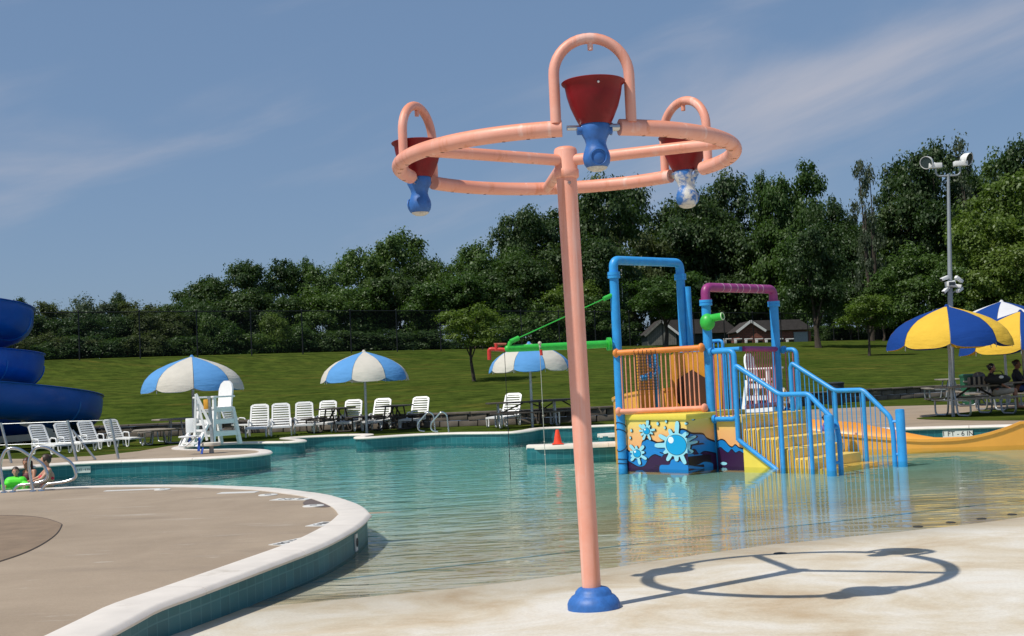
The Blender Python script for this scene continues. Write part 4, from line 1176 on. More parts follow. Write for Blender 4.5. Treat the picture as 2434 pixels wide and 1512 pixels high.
# ---- magenta back rail from P5 to P4 with thin bars
mr_ = MB(); mr_.cyl(S(1.48, 1.80, 2.06), S(1.42, 2.96, 2.04), 0.05, n=14); mro = part('back_guard_rail', mr_, m_purple)
m_rose = M('rose bars', (0.45, 0.13, 0.17), 0.5, 0.2)
bar('lower_rail', S(1.48, 1.80, 1.0), S(1.42, 2.9, 1.0), 0.045, M('faded magenta', (0.55, 0.25, 0.30), 0.5), mro, 12)
for k in range(1, 13):
    f_ = k / 13
    bar('baluster', S(1.48 - .06 * f_, 1.80 + 1.12 * f_, 1.0), S(1.48 - .06 * f_, 1.80 + 1.14 * f_, 2.05), 0.012, m_rose, mro, 6)
# ---- blue loop panels beside P2 and P4
def loop_panel(u0, u1, v, z0, z1, nb, name='loop_rail'):
    mb = MB(); mb.tube(fillet([S(u0, v, z1), S(u1, v, z1), S(u1, v, z0), S(u0, v, z0)], 0.12, 8), 0.043, 16); o = part(name, mb, m_sky)
    for z in (z0, z1):
        mf = MB(); flange(mf, S(u0 + 0.05, v, z), 0.075, 0.025, 16, axis=U); mf.build('rail_flange', m_sky, o)
    for k in range(1, nb + 1):
        uu = u0 + (u1 - u0) * k / (nb + 1)
        bar('baluster', S(uu, v, z0), S(uu, v, z1), 0.012, m_rose if k % 2 else m_sky, o, 6)
loop_panel(1.45, 1.98, 0.80, 0.83, 2.02, 5)
loop_panel(1.48, 1.80, 3.02, 0.86, 2.02, 3)
# small handhold frame behind P2
hh = MB(); hh.tube(fillet([S(0.55, 1.85, 2.24), S(0.98, 1.85, 2.24), S(0.98, 1.85, 1.86), S(0.55, 1.85, 1.86)], 0.08, 6), 0.03, 12); hho = part('hand_hold', hh, m_sky)
for uu in (0.68, 0.78, 0.88): bar('bar', S(uu, 1.85, 1.86), S(uu, 1.85, 2.24), 0.014, m_sky, hho, 6)
# ---- stairs
V0, V1 = 0.86, 2.43
ns_ = 5
zt = ZK - 0.10
uS, run, rise = 2.06, 0.33, 0.165
for k in range(ns_):
    z1 = zt - rise * (k + 1) - 0.04
    u0 = uS + run * k
    mb = MB(); prism(mb, [(u0 - 0.03, V0 + 0.02 * (k % 2)), (u0 + run, V0 + 0.02 * (k % 2)), (u0 + run, V1), (u0 - 0.03, V1)], ZB, z1)
    st = part('step', mb, m_yel, bevel=0.012)
    for j in range(7):
        uu = u0 + run * (j + 0.5) / 7
    # ribs on the visible end of the step
        mbr = MB(); zz = max(0.02, z1 - 0.03)
        mbr.add([], [])
        if z1 > 0.08: mbr.box(S(uu, V0 - 0.008 + 0.02 * (k % 2), (z1 - 0.02 + -0.1) / 2), (0.02, 0.03, z1 - 0.02 + 0.1), M3=RS); mbr.build('rib', m_yel, st)
# stringer plate (near side)
mb = MB(); mb.add([S(2.07, V0 - 0.06, ZB), S(2.07, V0 - 0.06, 0.44), S(2.72, V0 - 0.06, 0.0), S(2.80, V0 - 0.06, ZB)], [(0, 1, 2, 3)]); part('stair_side', mb, m_yel2, solid=0.02)
# ---- stair railings
def stair_rail(v, z_first, u_first):
    K1, K2, K3 = 2.88, 3.44, 3.93
    top = [S(u_first, v, 1.66), S(u_first + 0.03, v, 1.76), S(K1, v, 1.235), S(K2, v, 1.235), S(K3, v, 0.76), S(K3 + 0.04, v, 0.5), S(K3 + 0.04, v, ZB)]
    mb = MB(); mb.tube(fillet(top, 0.07, 5), 0.042, 14); o = part('stair_rail', mb, m_sky)
    def ztop(u):
        if u < K1: return 1.76 + (1.235 - 1.76) * (u - u_first) / (K1 - u_first)
        if u < K2: return 1.235
        return 1.235 - (u - K2) / (K3 - K2) * 0.475
    bar('rail_post', S(u_first, v, 0.46 if v < 1.5 else 0.3), S(u_first, v, 1.68), 0.042, m_sky, o, 14)
    for uu in (K1, K2): bar('rail_post', S(uu, v, ZB), S(uu, v, 1.23), 0.036, m_sky, o, 14)
    mb = MB(); mb.tube([S(u_first, v, 0.50), S(u_first + 0.02, v, 0.46), S(2.70, v, 0.0), S(2.78, v, -0.05)], 0.04, 12); mb.build('lower_rail', m_sky, o)
    uu = u_first + 0.1
    while uu < K3:
        if min(abs(uu - K1), abs(uu - K2)) > 0.045:
            zb_ = max(-0.3, 0.46 - (uu - u_first) * 0.64) if uu < 2.7 else -0.3
            bar('baluster', S(uu, v, zb_), S(uu, v, ztop(uu)), 0.0085, m_sky, o, 6)
        uu += 0.092
    # fat short end post tied to the rail
    eu = K3 + 0.04
    mb = MB(); mb.lathe([(0.078, ZB), (0.078, 0.86), (0.070, 0.89), (0.0, 0.895)], c=S(eu - 0.05, v - 0.20, 0) if v < 1.5 else S(eu + 0.13, v + 0.03, 0), n=20, cap=False); ep = part('end_post', mb, m_sky)
    c0 = S(eu - 0.05, v - 0.20, 0) if v < 1.5 else S(eu + 0.13, v + 0.03, 0)
    for z in (0.68, 0.12): bar('tie', c0 + V(0, 0, z), S(eu, v, z), 0.025, m_sky, ep, 8)
stair_rail(V0 - 0.08, 0.6, 1.99)
stair_rail(V1 + 0.08, 0.6, 1.99)
# ---- green spray arm with hanging ropes
ae = atY(1207, 829, 21.35) - P1
g0_ = V(-0.10, -0.02, 2.25)
mb = MB(); mb.tube([V(0, 0, 2.25), V(-0.14, -0.03, 2.25)], 0.06, 14); arm_b = part('arm_stub', mb, m_sky)
mb = MB(); flange(mb, V(-0.15, -0.03, 2.25), 0.12, 0.03, 20, axis=(-1, -.2, 0)); mb.build('stub_flange', m_green, arm_b)
mb = MB(); mb.tube([V(-0.15, -0.03, 2.25), ae], 0.07, 18, rs=[0.07, 0.062]); mb.sphere(ae, 0.062, 14); arm = part('spray_arm', mb, m_green)
ce = V(-0.06, -0.02, 3.13); ca = ae + V(0.05, 0, 0.12)
bar('stay_cable', ca, ce, 0.010, m_green, arm, 8)
for p, q in ((ca, ca.lerp(ce, 0.08)), (ce, ce.lerp(ca, 0.08))):
    bar('turnbuckle', p, q, 0.042, m_green, arm, 12)
bar('stay_bracket', ae + V(0.02, 0, 0.03), ca, 0.04, m_green, arm, 10)
for xd, yd, ye, mt in ((1199, 832, 1084, m_black), (1283, 830, 1084, M('pale rope', (0.45, 0.43, 0.37), 0.8))):
    p = atY(xd, yd, 21.35) - P1; q = atY(xd + 21, ye, 21.35) - P1; q.z = -0.05; q.x = p.x + 0.01; q.y = p.y
    mb = MB(); mb.cyl(p + V(0, 0, 0.05), q, 0.006, n=6); rp = part('hanging_rope', mb, mt)
    for k in range(6):
        c_ = p.lerp(q, 0.42 + 0.1 * k); mbk = MB(); mbk.sphere(c_, 0.014, 8); mbk.build('knot', mt, rp)
v0 = ae + V(-0.08, 0.0, -0.02)
mb = MB(); mb.tube(fillet([v0 + V(0.1, 0, 0), v0 + V(-0.25, 0.05, 0.03), v0 + V(-0.25, 0.05, -0.16)], 0.05, 5), 0.035, 12); vp = part('valve_elbow', mb, m_redv)
mb = MB(); mb.tube([v0 + V(-0.16, 0.03, 0.11), v0 + V(0.06, 0, 0.10)], 0.022, 10); mb.build('valve_handle', M('rusty red', (0.28, 0.07, 0.04), 0.7, 0.3), vp)
mb = MB(); mb.cyl(v0 + V(-0.12, 0.02, 0.0), v0 + V(-0.12, 0.02, 0.12), 0.03, n=10); mb.build('valve_body', m_redv, vp)
mb = MB(); mb.cyl(atY(1285, 823, 21.35) - P1 + V(0, -.07, -0.06), atY(1287, 845, 21.35) - P1 + V(0, -.07, 0), 0.026, n=10); part('red_drip_nozzle', mb, m_redv)
mb = MB(); mb.sphere(atY(1283, 816, 21.35) - P1, 0.035, 10); mb.cyl(atY(1283, 818, 21.35) - P1, atY(1284, 826, 21.35) - P1, 0.02, n=8); part('top_knob', mb, M('beige knob', (0.5, 0.45, 0.36), 0.6))
# ---- green water cannon on P2
c0 = S(1.37, 0.88, 2.56)
mb = MB(); mb.sphere(c0 + V(0, -0.08, -0.01), 0.135, 20, (1, 1, 1.15)); can = part('water_cannon', mb, m_green)
mb = MB(); d_ = Vector((0.78, -0.6, 0.10)).normalized()
mb.lathe([(0.070, 0.0), (0.066, 0.26), (0.070, 0.265), (0.070, 0.27), (0.052, 0.27), (0.050, 0.05), (0.0, 0.05)], c=c0 + V(0.03, -0.10, 0.05), n=20, axis=d_, cap=False); mb.build('barrel', m_green, can)
mb = MB(); mb.lathe([(0.071, 0.262), (0.0715, 0.274), (0.052, 0.274), (0.051, 0.262)], c=c0 + V(0.03, -0.10, 0.05), n=20, axis=d_, cap=False); mb.build('barrel_rim', M('pale lime', (0.55, 0.70, 0.42), 0.6), can)
mb = MB(); mb.lathe([(0.0, 0.1), (0.0495, 0.1)], c=c0 + V(0.03, -0.10, 0.05), n=20, axis=d_, cap=False); mb.build('bore', m_black, can)
# cables wound round the left post
for z, dz in ((0.78, 0.1), (0.66, 0.1), (0.36, -0.1), (0.16, 0.02), (0.08, 0.03)):
    ringpts = [V(0.088 * math.cos(a), 0.088 * math.sin(a), z + dz * 0.5 * math.cos(a - 3.9)) for a in [2 * math.pi * k / 20 for k in range(20)]]
    mb = MB(); mb.tube(ringpts, 0.007, 5, closed=True); part('cable_tie', mb, m_black)

# ================================================================== ORANGE RUN-OUT SLIDE
sl = empty('curved_slide', (4, 25, 0), 'orange yellow open slide curling behind the play structure to a long water run-out', 'slide')
sp = [S(0.35, 1.62, 0.99) + P1, Vector((2.75, 23.75, 0.93)), Vector((2.45, 24.7, 0.80)), Vector((2.9, 25.7, 0.62)), Vector((4.1, 26.15, 0.40)), Vector((5.4, 25.6, 0.22)), Vector((6.5, 24.9, 0.10)),
      Vector((7.8, 24.35, 0.03)), Vector((9.2, 24.1, 0.02)), Vector((10.6, 24.0, 0.02)), Vector((12.2, 23.9, 0.02))]
spp = catmull(sp, 8)
def trough(i0, i1, name, hl, hr_, mat):
    vs = []; prof = []
    n = 14
    for k in range(i0, i1 + 1):
        p = spp[k]; d = (spp[min(k + 1, len(spp) - 1)] - spp[max(k - 1, 0)]); d.z = 0; d.normalize()
        nr = Vector((-d.y, d.x, 0))                    # left of travel = outer wall on the bends
        hL, hR = hl(k), hr_(k)
        row = []
        for j in range(n + 1):
            f_ = j / n; a = math.pi * f_
            x = 0.45 * math.cos(a); z = 1 - math.sin(a)
            hgt = hL if j < n / 2 else hR
            row.append(p + nr * x + Vector((0, 0, z ** 1.2 * hgt)))
        lip = [row[0] + nr * 0.0 + V(0, 0, 0.0), row[0] + nr * 0.06, row[0] + nr * 0.06 - V(0, 0, 0.05)]
        lip2 = [row[-1] - nr * 0.06, row[-1] - nr * 0.06 - V(0, 0, 0.05)]
        out_ = [row[0] + nr * 0.02 - V(0, 0, 0.05)] + [q + V(0, 0, -0.03) + (q - (p + V(0, 0, .3))).normalized() * 0.0 for q in []]
        vs.append([lip[2], lip[1]] + row + [lip2[0], lip2[1], row[-1] - nr * 0.03 - V(0, 0, 0.06), row[-1] - nr * 0.03 - V(0, 0, hR + p.z + 0.3), row[0] + nr * 0.03 - V(0, 0, hL + p.z + 0.3), row[0] + nr * 0.03 - V(0, 0, 0.06)])
    Lr = len(vs[0]); fl_ = [tuple(q - Vector(sl.location)) for r_ in vs for q in r_]; fs = []
    for k in range(i1 - i0):
        for j in range(Lr): fs.append((k * Lr + j, k * Lr + (j + 1) % Lr, (k + 1) * Lr + (j + 1) % Lr, (k + 1) * Lr + j))
    fs.append(tuple(range(Lr))); fs.append(tuple(range((i1 - i0) * Lr, (i1 - i0 + 1) * Lr))[::-1])
    mb = MB(); mb.add(fl_, fs); return mb.build(name, mat, sl, angle=50)
T = len(spp) - 1
def hl(k):
    f_ = k / T
    if f_ < 0.62: return 0.42
    return 0.42 - 0.30 * min(1, (f_ - 0.62) / 0.12)
def hr_(k):
    f_ = k / T
    base = 0.34 if f_ < 0.5 else max(0.15, 0.34 - (f_ - 0.5) * 0.9)
    if f_ > 0.74: base += 0.30 * min(1, (f_ - 0.74) / 0.10) ** 2 if f_ <= 0.84 else 0.30 * max(0, 1 - ((f_ - 0.84) / 0.06) ** 2)
    return base
cuts = [0, 20, 40, 66, T]
for a, c_ in zip(cuts, cuts[1:]): trough(a, c_, 'flume_section', hl, hr_, m_slide)

# ================================================================== POOLSIDE FURNITURE
m_plas = M('white resin', (0.82, 0.82, 0.80), 0.4, 0.03, 4, dirt=((0.55, 0.54, 0.50), 0.64, 0.35))
m_dkwood = M('dark stained planks', (0.055, 0.046, 0.038), 0.85, 0.3, 6, 0.4, 30)
m_greywood = M('weathered planks', (0.27, 0.235, 0.19), 0.85, 0.25, 6, 0.4, 30)
m_galv = M('galvanised tube', (0.42, 0.44, 0.45), 0.45, 0.15, 10, metal=0.7)
m_ral = M('polished rail', (0.62, 0.62, 0.62), 0.22, 0.06, 10, metal=1.0)

# ---- sun lounger: foot end towards -y
def make_lounger():
    e = empty('sun_lounger', (0, 0, 0))
    w_ = 0.30
    sl_ = MB(); sl_.box((0, 0, 0), (0.52, 0.052, 0.022)); slat_me = sl_.mesh('slat', m_plas, bevel=0.008)
    fr = MB()
    for s_ in (-1, 1):
        fr.tube(fillet([(s_ * w_, -0.95, 0.30), (s_ * w_, 0.30, 0.32)], 0.1), 0.028, 8)
        fr.beam((s_ * w_, -0.95, 0.30), (s_ * w_, 0.32, 0.32), 0.045, 0.06)
    fr.beam((-w_, -0.95, 0.30), (w_, -0.95, 0.30), 0.045, 0.05)
    fr.build('seat_frame', m_plas, e)
    for k in range(13):
        o = link_mesh('slat', slat_me, e); o.location = (0, -0.88 + k * 0.092, 0.325)
    bk = MB(); th = R(62)
    q0 = Vector((0, 0.26, 0.34)); bd = Vector((0, math.cos(th), math.sin(th)))
    for s_ in (-1, 1): bk.beam(q0 + V(s_ * (w_ - 0.01), 0, 0), q0 + bd * 0.72 + V(s_ * (w_ - 0.03), 0, 0), 0.05, 0.04)
    top = [q0 + bd * 0.70 + V(-(w_ - .03), 0, 0), q0 + bd * 0.76 + V(-(w_ - .1), 0, 0), q0 + bd * 0.76 + V(w_ - .1, 0, 0), q0 + bd * 0.70 + V(w_ - .03, 0, 0)]
    for a, c_ in zip(top, top[1:]): bk.beam(a, c_, 0.04, 0.07, up=bd)
    b_o = bk.build('backrest', m_plas, e)
    for k in range(8):
        o = link_mesh('slat', slat_me, b_o); o.location = q0 + bd * (0.06 + k * 0.088); o.rotation_euler = (th, 0, 0)
    for s_ in (-1, 1):
        a_ = MB(); x = s_ * (w_ + 0.02)
        a_.tube(fillet([(x, -0.06, 0.30), (x, -0.03, 0.52), (x, 0.28, 0.54), (x, 0.36, 0.32)], 0.06, 4), 0.024, 8); a_.build('arm', m_plas, e)
        for y in (-0.80, 0.24):
            l_ = MB(); l_.tube(fillet([(x, y - 0.10, 0.30), (x, y - 0.06, 0.02), (x, y + 0.06, 0.02), (x, y + 0.10, 0.30)], 0.05, 4), 0.022, 8); l_.build('leg', m_plas, e)
    return e
proto = make_lounger()
first = [True]
def lounger(p, rz, label, group):
    o = proto if first[0] else copy_tree(proto)
    first[0] = False
    o.location = p; o.rotation_euler = (0, 0, rz); tag(o, label, 'sun lounger', group)
    return o
def gnd(x, y, z=ZD - 0.012): return at(x, y, z)
GL = 'white loungers in a row along the retaining wall'
row = [(607, 1040, 8, 'white slatted lounger at the end of the wall row, nearest the lifeguard chair'), (662, 1037, 6, 'second white lounger of the wall row from the lifeguard chair'), (718, 1032, 5, 'third white lounger of the wall row from the lifeguard chair'),
       (770, 1028, -6, 'white lounger beside the dark picnic table, left of the second umbrella pole'), (829, 1026, -5, 'white lounger partly behind the dark picnic table'), (897, 1023, -14, 'white lounger just right of the second umbrella pole'), (988, 1019, -16, 'white lounger beside the pool ladder rails')]
for x, y, a, lb in row:
    p = gnd(x, y); p.y += 0.5; lounger(p, R(a + random.uniform(-5, 5)), lb, GL).scale = (0.94, 0.94, 0.94)
p = gnd(1206, 1014); p.y += 0.5; lounger(p, R(-24), 'white lounger behind the long picnic table under the third umbrella', GL)
GS = 'white loungers in a row below the blue slide'
for x, y, lb in [(288, 1061, 'white lounger with raised back beside the round tables, end of the slide row'), (226, 1067, 'white lounger in the middle of the row below the blue slide'), (172, 1073, 'white lounger of the slide row beside the first stanchion post'), (112, 1079, 'low white lounger under the blue slide')]:
    lounger(gnd(x, y), R(58 + random.uniform(-6, 6)), lb, GS).scale = (0.8, 0.8, 0.74)
p = gnd(566, 1030); lounger(p, R(55), 'white lounger partly hidden behind the lifeguard chair', GL)

# ---- umbrellas
def umbrella(base, xd, ytop, width_px, cols, label, group, tilt=0.0, rz=0.0, npan=8, mat_pole=m_galv):
    base = Vector(base)
    Y = base.y
    top = atY(xd, ytop, Y); H_ = top.z - base.z
    Rr = width_px / 2900 * Y / 2
    e = empty('umbrella', base, label, 'umbrella', group)
    hc = Rr * 0.71
    mb = MB(); mb.cyl((0, 0, -0.1), (0, 0, H_ - 0.05), 0.042, 0.036, n=14); mb.build('pole', mat_pole, e)
    prof = [(0.0, 0.0), (0.10, -0.035), (0.28, -0.11), (0.48, -0.205), (0.67, -0.325), (0.82, -0.465), (0.92, -0.62), (0.985, -0.81), (1.0, -1.0)]
    for k in range(npan):
        a0 = rz + 2 * math.pi * k / npan; da = 2 * math.pi / npan
        def fn(u, v, a0=a0, da=da):
            j = v * (len(prof) - 1); i = min(int(j), len(prof) - 2); f_ = j - i
            r_ = prof[i][0] + (prof[i + 1][0] - prof[i][0]) * f_; z = prof[i][1] + (prof[i + 1][1] - prof[i][1]) * f_
            a = a0 + da * (0.008 + 0.984 * u)
            belly = math.sin(math.pi * u)
            chord = math.cos(da / 2) / math.cos((u - 0.5) * da)
            rr_ = r_ * (1 + (chord - 1) * (1 - 0.75 * v)) + 0.05 * belly * v * r_
            sag = 0.05 * belly * v ** 4 - 0.10 * (1 - belly) * 0
            zz = z * hc + (0.10 * hc * (1 - belly) ** 2 if v > 0.9 else 0) * (v - 0.9) * 10 + 0.006 * math.sin(25 * v + 3 * u + k) * v
            return Vector((math.cos(a) * rr_ * Rr, math.sin(a) * rr_ * Rr, H_ + zz))
        mb = MB(); mb.grid(fn, 10, 20)
        mb.build('canopy_panel', cols[k % 2], e, angle=70)
    for k in range(npan):
        a = rz + 2 * math.pi * k / npan
        mb = MB(); mb.tube([Vector((math.cos(a) * r_ * Rr * 0.985, math.sin(a) * r_ * Rr * 0.985, H_ + z * hc - 0.02)) for r_, z in prof], 0.009, 6); mb.build('rib', m_galv, e)
    mb = MB(); mb.lathe([(0.0, 0.05), (0.03, 0.045), (0.05, 0.01), (0.07, -0.015), (0.0, -0.02)], c=(0, 0, H_), n=14, cap=False); mb.build('finial', cols[0], e)
    e.rotation_euler = (0, tilt, 0)
    return e
def fabric(name, c, dirty=None):
    m, t, b = newmat(name)
    f = noise(t, 3, 6, 0.6); cc = ramp(t, f, [(0.3, tuple(x * 0.9 for x in c)), (0.7, c)])
    link(t, cc, b.inputs['Base Color']); b.inputs['Roughness'].default_value = 0.85; b.inputs['Specular IOR Level'].default_value = 0.2
    tl = N('ShaderNodeBsdfTranslucent', t); link(t, cc, tl.inputs[0])
    mx = N('ShaderNodeMixShader', t); mx.inputs[0].default_value = 0.13
    link(t, b.outputs[0], mx.inputs[1]); link(t, tl.outputs[0], mx.inputs[2]); link(t, mx.outputs[0], t.nodes['Material Output'].inputs[0])
    add_bump(t, b, noise(t, 2.5, 4, 0.6, stretch=(1, 1, 3.5)), 0.5, 0.05)
    return m
f_w, f_b = fabric('off white canvas', (0.66, 0.62, 0.54)), fabric('light blue canvas', (0.12, 0.34, 0.68))
f_y, f_n = fabric('yellow canvas', (0.82, 0.52, 0.06)), fabric('royal blue canvas', (0.008, 0.055, 0.27))
f_ww = fabric('white canvas', (0.74, 0.74, 0.75))
UG = 'blue and white umbrellas'
umbrella(at(462, 1050, ZD), 444, 848, 236, (f_b, f_w), 'blue and white umbrella standing behind the lifeguard chair', UG, rz=R(-74))
umbrella(at(872, 1029, ZD), 853, 836, 204, (f_w, f_b), 'blue and white umbrella beside the row of loungers', UG, rz=R(-100))
umbrella(at(1266, 1015, ZD), 1252, 816, 192, (f_b, f_w), 'blue and white umbrella over the long picnic table', UG, rz=R(-114))
umbrella(at(2266, 990, ZD), 2268, 727, 284, (f_n, f_y), 'yellow and blue umbrella over the picnic table with the seated woman', 'yellow and blue umbrellas', rz=R(-108))
umbrella(at(2440, 971, ZD), 2446, 739, 284, (f_n, f_y), 'yellow and blue umbrella overlapping the first one beside it', 'yellow and blue umbrellas', rz=R(-114))
umbrella(at(2396, 962, ZD), 2394, 716, 260, (f_ww, f_n), 'royal blue and white umbrella behind the two yellow ones', None, rz=R(-118))

# ---- picnic tables
def picnic(p, rz, length, mt, mb_, label, group, h=0.74):
    e = empty('picnic_table', p, label, 'picnic table', group, rz)
    for k in range(5):
        mb = MB(); mb.box((0, -0.30 + k * 0.15, h), (length, 0.138, 0.04)); mb.build('table_plank', mt, e, bevel=0.006)
    for s_ in (-1, 1):
        for j in (0, 1):
            mb = MB(); mb.box((0, s_ * (0.66 + j * 0.13), 0.45), (length, 0.12, 0.04)); mb.build('bench_plank', mt, e, bevel=0.006)
    for s_ in (-1, 1):
        x = s_ * length * 0.36
        for q in (-1, 1):
            mb = MB(); mb.tube(fillet([(x, q * 0.10, h - 0.02), (x, q * 0.22, 0.04), (x, q * 0.75, 0.04), (x, q * 0.75, 0.43)], 0.12, 6), 0.025, 10)
            mb.build('leg', mb_, e)
        mb = MB(); mb.beam((x, -0.72, 0.41), (x, 0.72, 0.41), 0.05, 0.04); mb.build('cross_bar', mb_, e)
        mb = MB(); mb.beam((x, 0, 0.41), (0.1 * s_, 0, h - 0.03), 0.04, 0.04); mb.build('brace', m_dkwood, e)
    return e
PG = 'picnic tables on the far side of the pool'
picnic(gnd(1253, 1016), R(8), 2.3, m_dkwood, m_galv, 'long dark picnic table with looped steel legs under the third umbrella', PG)
picnic(gnd(1330, 1008), R(5), 1.6, m_dkwood, m_dkwood, 'dark picnic table behind the long one, close to the wall', PG)
picnic(gnd(800, 1027), R(78), 1.7, m_dkwood, m_dkwood, 'dark picnic table standing between the white loungers', PG)
picnic(gnd(940, 1021), R(78), 1.7, m_dkwood, m_dkwood, 'dark picnic table between the last two loungers of the row', PG)
picnic(gnd(2318, 988), R(14), 1.75, m_greywood, m_galv, 'weathered picnic table with a basket, under the first yellow umbrella', PG)
picnic(gnd(2412, 974), R(10), 1.9, m_greywood, m_galv, 'weathered picnic table with a person in dark clothes behind the first', PG)
picnic(gnd(2258, 952), R(80), 1.5, m_greywood, m_galv, 'weathered picnic table on the grass by the wall', PG)
picnic(gnd(2330, 964), R(80), 1.5, m_greywood, m_galv, 'weathered picnic table beside the green waste bin', PG)
for x, y, zz, lb in [(415, 1052, 0.70, 'round tan table with bench seat near the first umbrella'), (372, 1057, 0.45, 'low tan round table beside the slide row of loungers')]:
    p = gnd(x, y)
    e = empty('round_table', p, lb, 'table')
    mb = MB(); mb.lathe([(0, zz), (0.62, zz), (0.64, zz - 0.02), (0.62, zz - 0.045), (0, zz - 0.045)], n=28, cap=False); mb.build('table_top', m_greywood, e)
    for k in range(3):
        a = k * 2.1 + 0.4
        mb = MB(); mb.tube(fillet([(0.2 * math.cos(a), 0.2 * math.sin(a), zz - 0.05), (0.28 * math.cos(a), 0.28 * math.sin(a), 0.03), (0.75 * math.cos(a), 0.75 * math.sin(a), 0.03), (0.80 * math.cos(a), 0.80 * math.sin(a), 0.38)], 0.1, 5), 0.022, 8); mb.build('leg', m_galv, e)
        mb = MB(); mb.lathe([(0, 0.40), (0.2, 0.40), (0.2, 0.37), (0, 0.37)], c=(0.80 * math.cos(a), 0.80 * math.sin(a), 0), n=16, cap=False); mb.build('seat', m_greywood, e)

# ---- lifeguard chairs
def guard_chair(p, rz, h, label, accent=False, mat=m_plas):
    """front towards -y; ladder at the back/side, seat at h"""
    e = empty('lifeguard_chair', p, label, 'lifeguard chair', 'lifeguard chairs', rz)
    bw_, bd_ = 0.80, 0.90; tw = 0.62
    for sx in (-1, 1):
        for sy in (-1, 1):
            mb = MB(); mb.beam((sx * bw_ / 2, sy * bd_ / 2, 0), (sx * tw / 2, sy * 0.30, h), 0.10, 0.09, up=(0, 1, 0)); mb.build('leg', mat, e)
    for k, z in enumerate((0.30, 0.62, 0.94, 1.26)):
        if z > h: break
        f_ = z / h; wv = bw_ + (tw - bw_) * f_; dv = bd_ / 2 + (0.30 - bd_ / 2) * f_
        mb = MB(); mb.box((0, -dv, z), (wv, 0.06, 0.13)); mb.build('front_rung', mat, e)
        mb = MB(); mb.box((0, dv, z), (wv, 0.06, 0.13)); mb.build('back_rung', mat, e)
        for sx in (-1, 1):
            mb = MB(); mb.beam((sx * wv / 2, -dv, z), (sx * wv / 2, dv, z), 0.05, 0.12); mb.build('side_rail', mat, e)
    mb = MB(); mb.box((0, -0.05, h), (0.72, 0.66, 0.06)); mb.build('seat', mat, e, bevel=0.01)
    bk = MB()
    pts = [(-0.28, 0.0), (-0.28, 0.50), (-0.22, 0.64), (-0.10, 0.72), (0.10, 0.72), (0.22, 0.64), (0.28, 0.50), (0.28, 0.0)]
    bk.add([(x, 0.27 + z * 0.14, h + z) for x, z in pts], [tuple(range(len(pts)))]); bk.build('backrest', mat, e, solid=0.05)
    for sx in (-1, 1):
        mb = MB(); mb.box((sx * 0.38, -0.06, h + 0.30), (0.13, 0.72, 0.045)); mb.build('arm', mat, e, bevel=0.01)
        mb = MB(); mb.box((sx * 0.37, -0.34, h + 0.14), (0.07, 0.09, 0.30)); mb.build('arm_post', mat, e)
    # ladder frame in front
    for sx in (-1, 1):
        mb = MB(); mb.beam((sx * 0.32, -bd_ / 2 - 0.45, 0), (sx * 0.30, -0.42, h - 0.25), 0.06, 0.10, up=(1, 0, 0)); mb.build('ladder_side', mat, e)
    for k in range(4):
        f_ = (k + 0.6) / 4.6; mb = MB(); mb.box((0, -bd_ / 2 - 0.45 + (bd_ / 2 + 0.03) * f_, (h - 0.25) * f_), (0.62, 0.14, 0.05)); mb.build('ladder_step', mat, e)
    if accent:
        for k, z in enumerate((h * 0.62, h * 0.40, h * 0.2)):
            mb = MB(); mb.add([(0, -0.62, z + .16), (0.13, -0.62, z), (0, -0.62, z - .16), (-0.13, -0.62, z)], [(0, 1, 2, 3)]); mb.build('warning_diamond', M('sign yellow', (0.70, 0.45, 0.05), 0.5), e, solid=0.01)
    return e
guard_chair(at(516, 1057, ZD), R(-38), 0.98, 'white lifeguard chair with curved back beside the pool lift', mat=m_plas)
guard_chair(at(1818, 1000, ZD) , R(52), 1.10, 'white lifeguard chair with yellow diamond signs behind the play structure', True)

# ---- pool lift on the peninsula
pl = empty('pool_lift', at(503, 1077, ZD), 'white pool lift with folded seat and blue straps on the peninsula tip', 'pool lift'); pl.scale = (0.66, 0.66, 0.66)
mb = MB(); mb.cyl((0, 0, 0), (0, 0, 0.28), 0.085, 0.07, n=16); mb.build('pedestal', M('concrete grey', (0.35, 0.35, 0.34), 0.8), pl)
mb = MB(); mb.lathe([(0.0, 0.24), (0.30, 0.25), (0.33, 0.28), (0.33, 0.36), (0.29, 0.38), (0.0, 0.38)], n=28, cap=False); mb.build('base_cover', M('cream plastic', (0.66, 0.60, 0.50), 0.5), pl)
mb = MB(); mb.beam((0.03, 0.05, 0.36), (-0.05, 0.05, 2.0), 0.10, 0.12); mb.build('mast', m_galv, pl)
mb = MB(); mb.beam((0.0, -0.02, 1.0), (-0.48, -0.05, 2.1), 0.07, 0.10); mb.build('lift_arm', m_plas, pl)
mb = MB(); mb.beam((-0.48, -0.05, 2.1), (-0.55, -0.05, 0.75), 0.06, 0.08); mb.build('hanger', m_plas, pl)
mb = MB(); mb.beam((-0.15, 0.02, 0.45), (-0.42, 0.0, 1.75), 0.06, 0.08); mb.build('actuator', m_plas, pl)
mb = MB(); mb.box((-0.72, -0.05, 1.0), (0.30, 0.06, 0.50)); mb.build('seat_back', m_plas, pl, bevel=0.025)
mb = MB(); mb.box((-0.72, -0.25, 0.62), (0.62, 0.42, 0.06)); mb.build('seat', m_plas, pl, bevel=0.02)
mb = MB(); mb.tube(fillet([(-0.45, -0.3, 0.6), (-0.78, -0.45, 0.30), (-1.02, -0.45, 0.30), (-0.92, -0.3, 0.6)], 0.04, 4), 0.028, 8); mb.build('foot_rest', m_plas, pl)
for x, z0, z1 in ((-0.68, 0.42, 0.66), (-0.36, 0.10, 0.58), (-0.26, -0.0, 0.22)):
    mb = MB(); mb.beam((x, -0.36, z0), (x + 0.03, -0.30, z1), 0.09, 0.02); mb.build('strap', M('blue strap', (0.02, 0.08, 0.42), 0.6), pl)
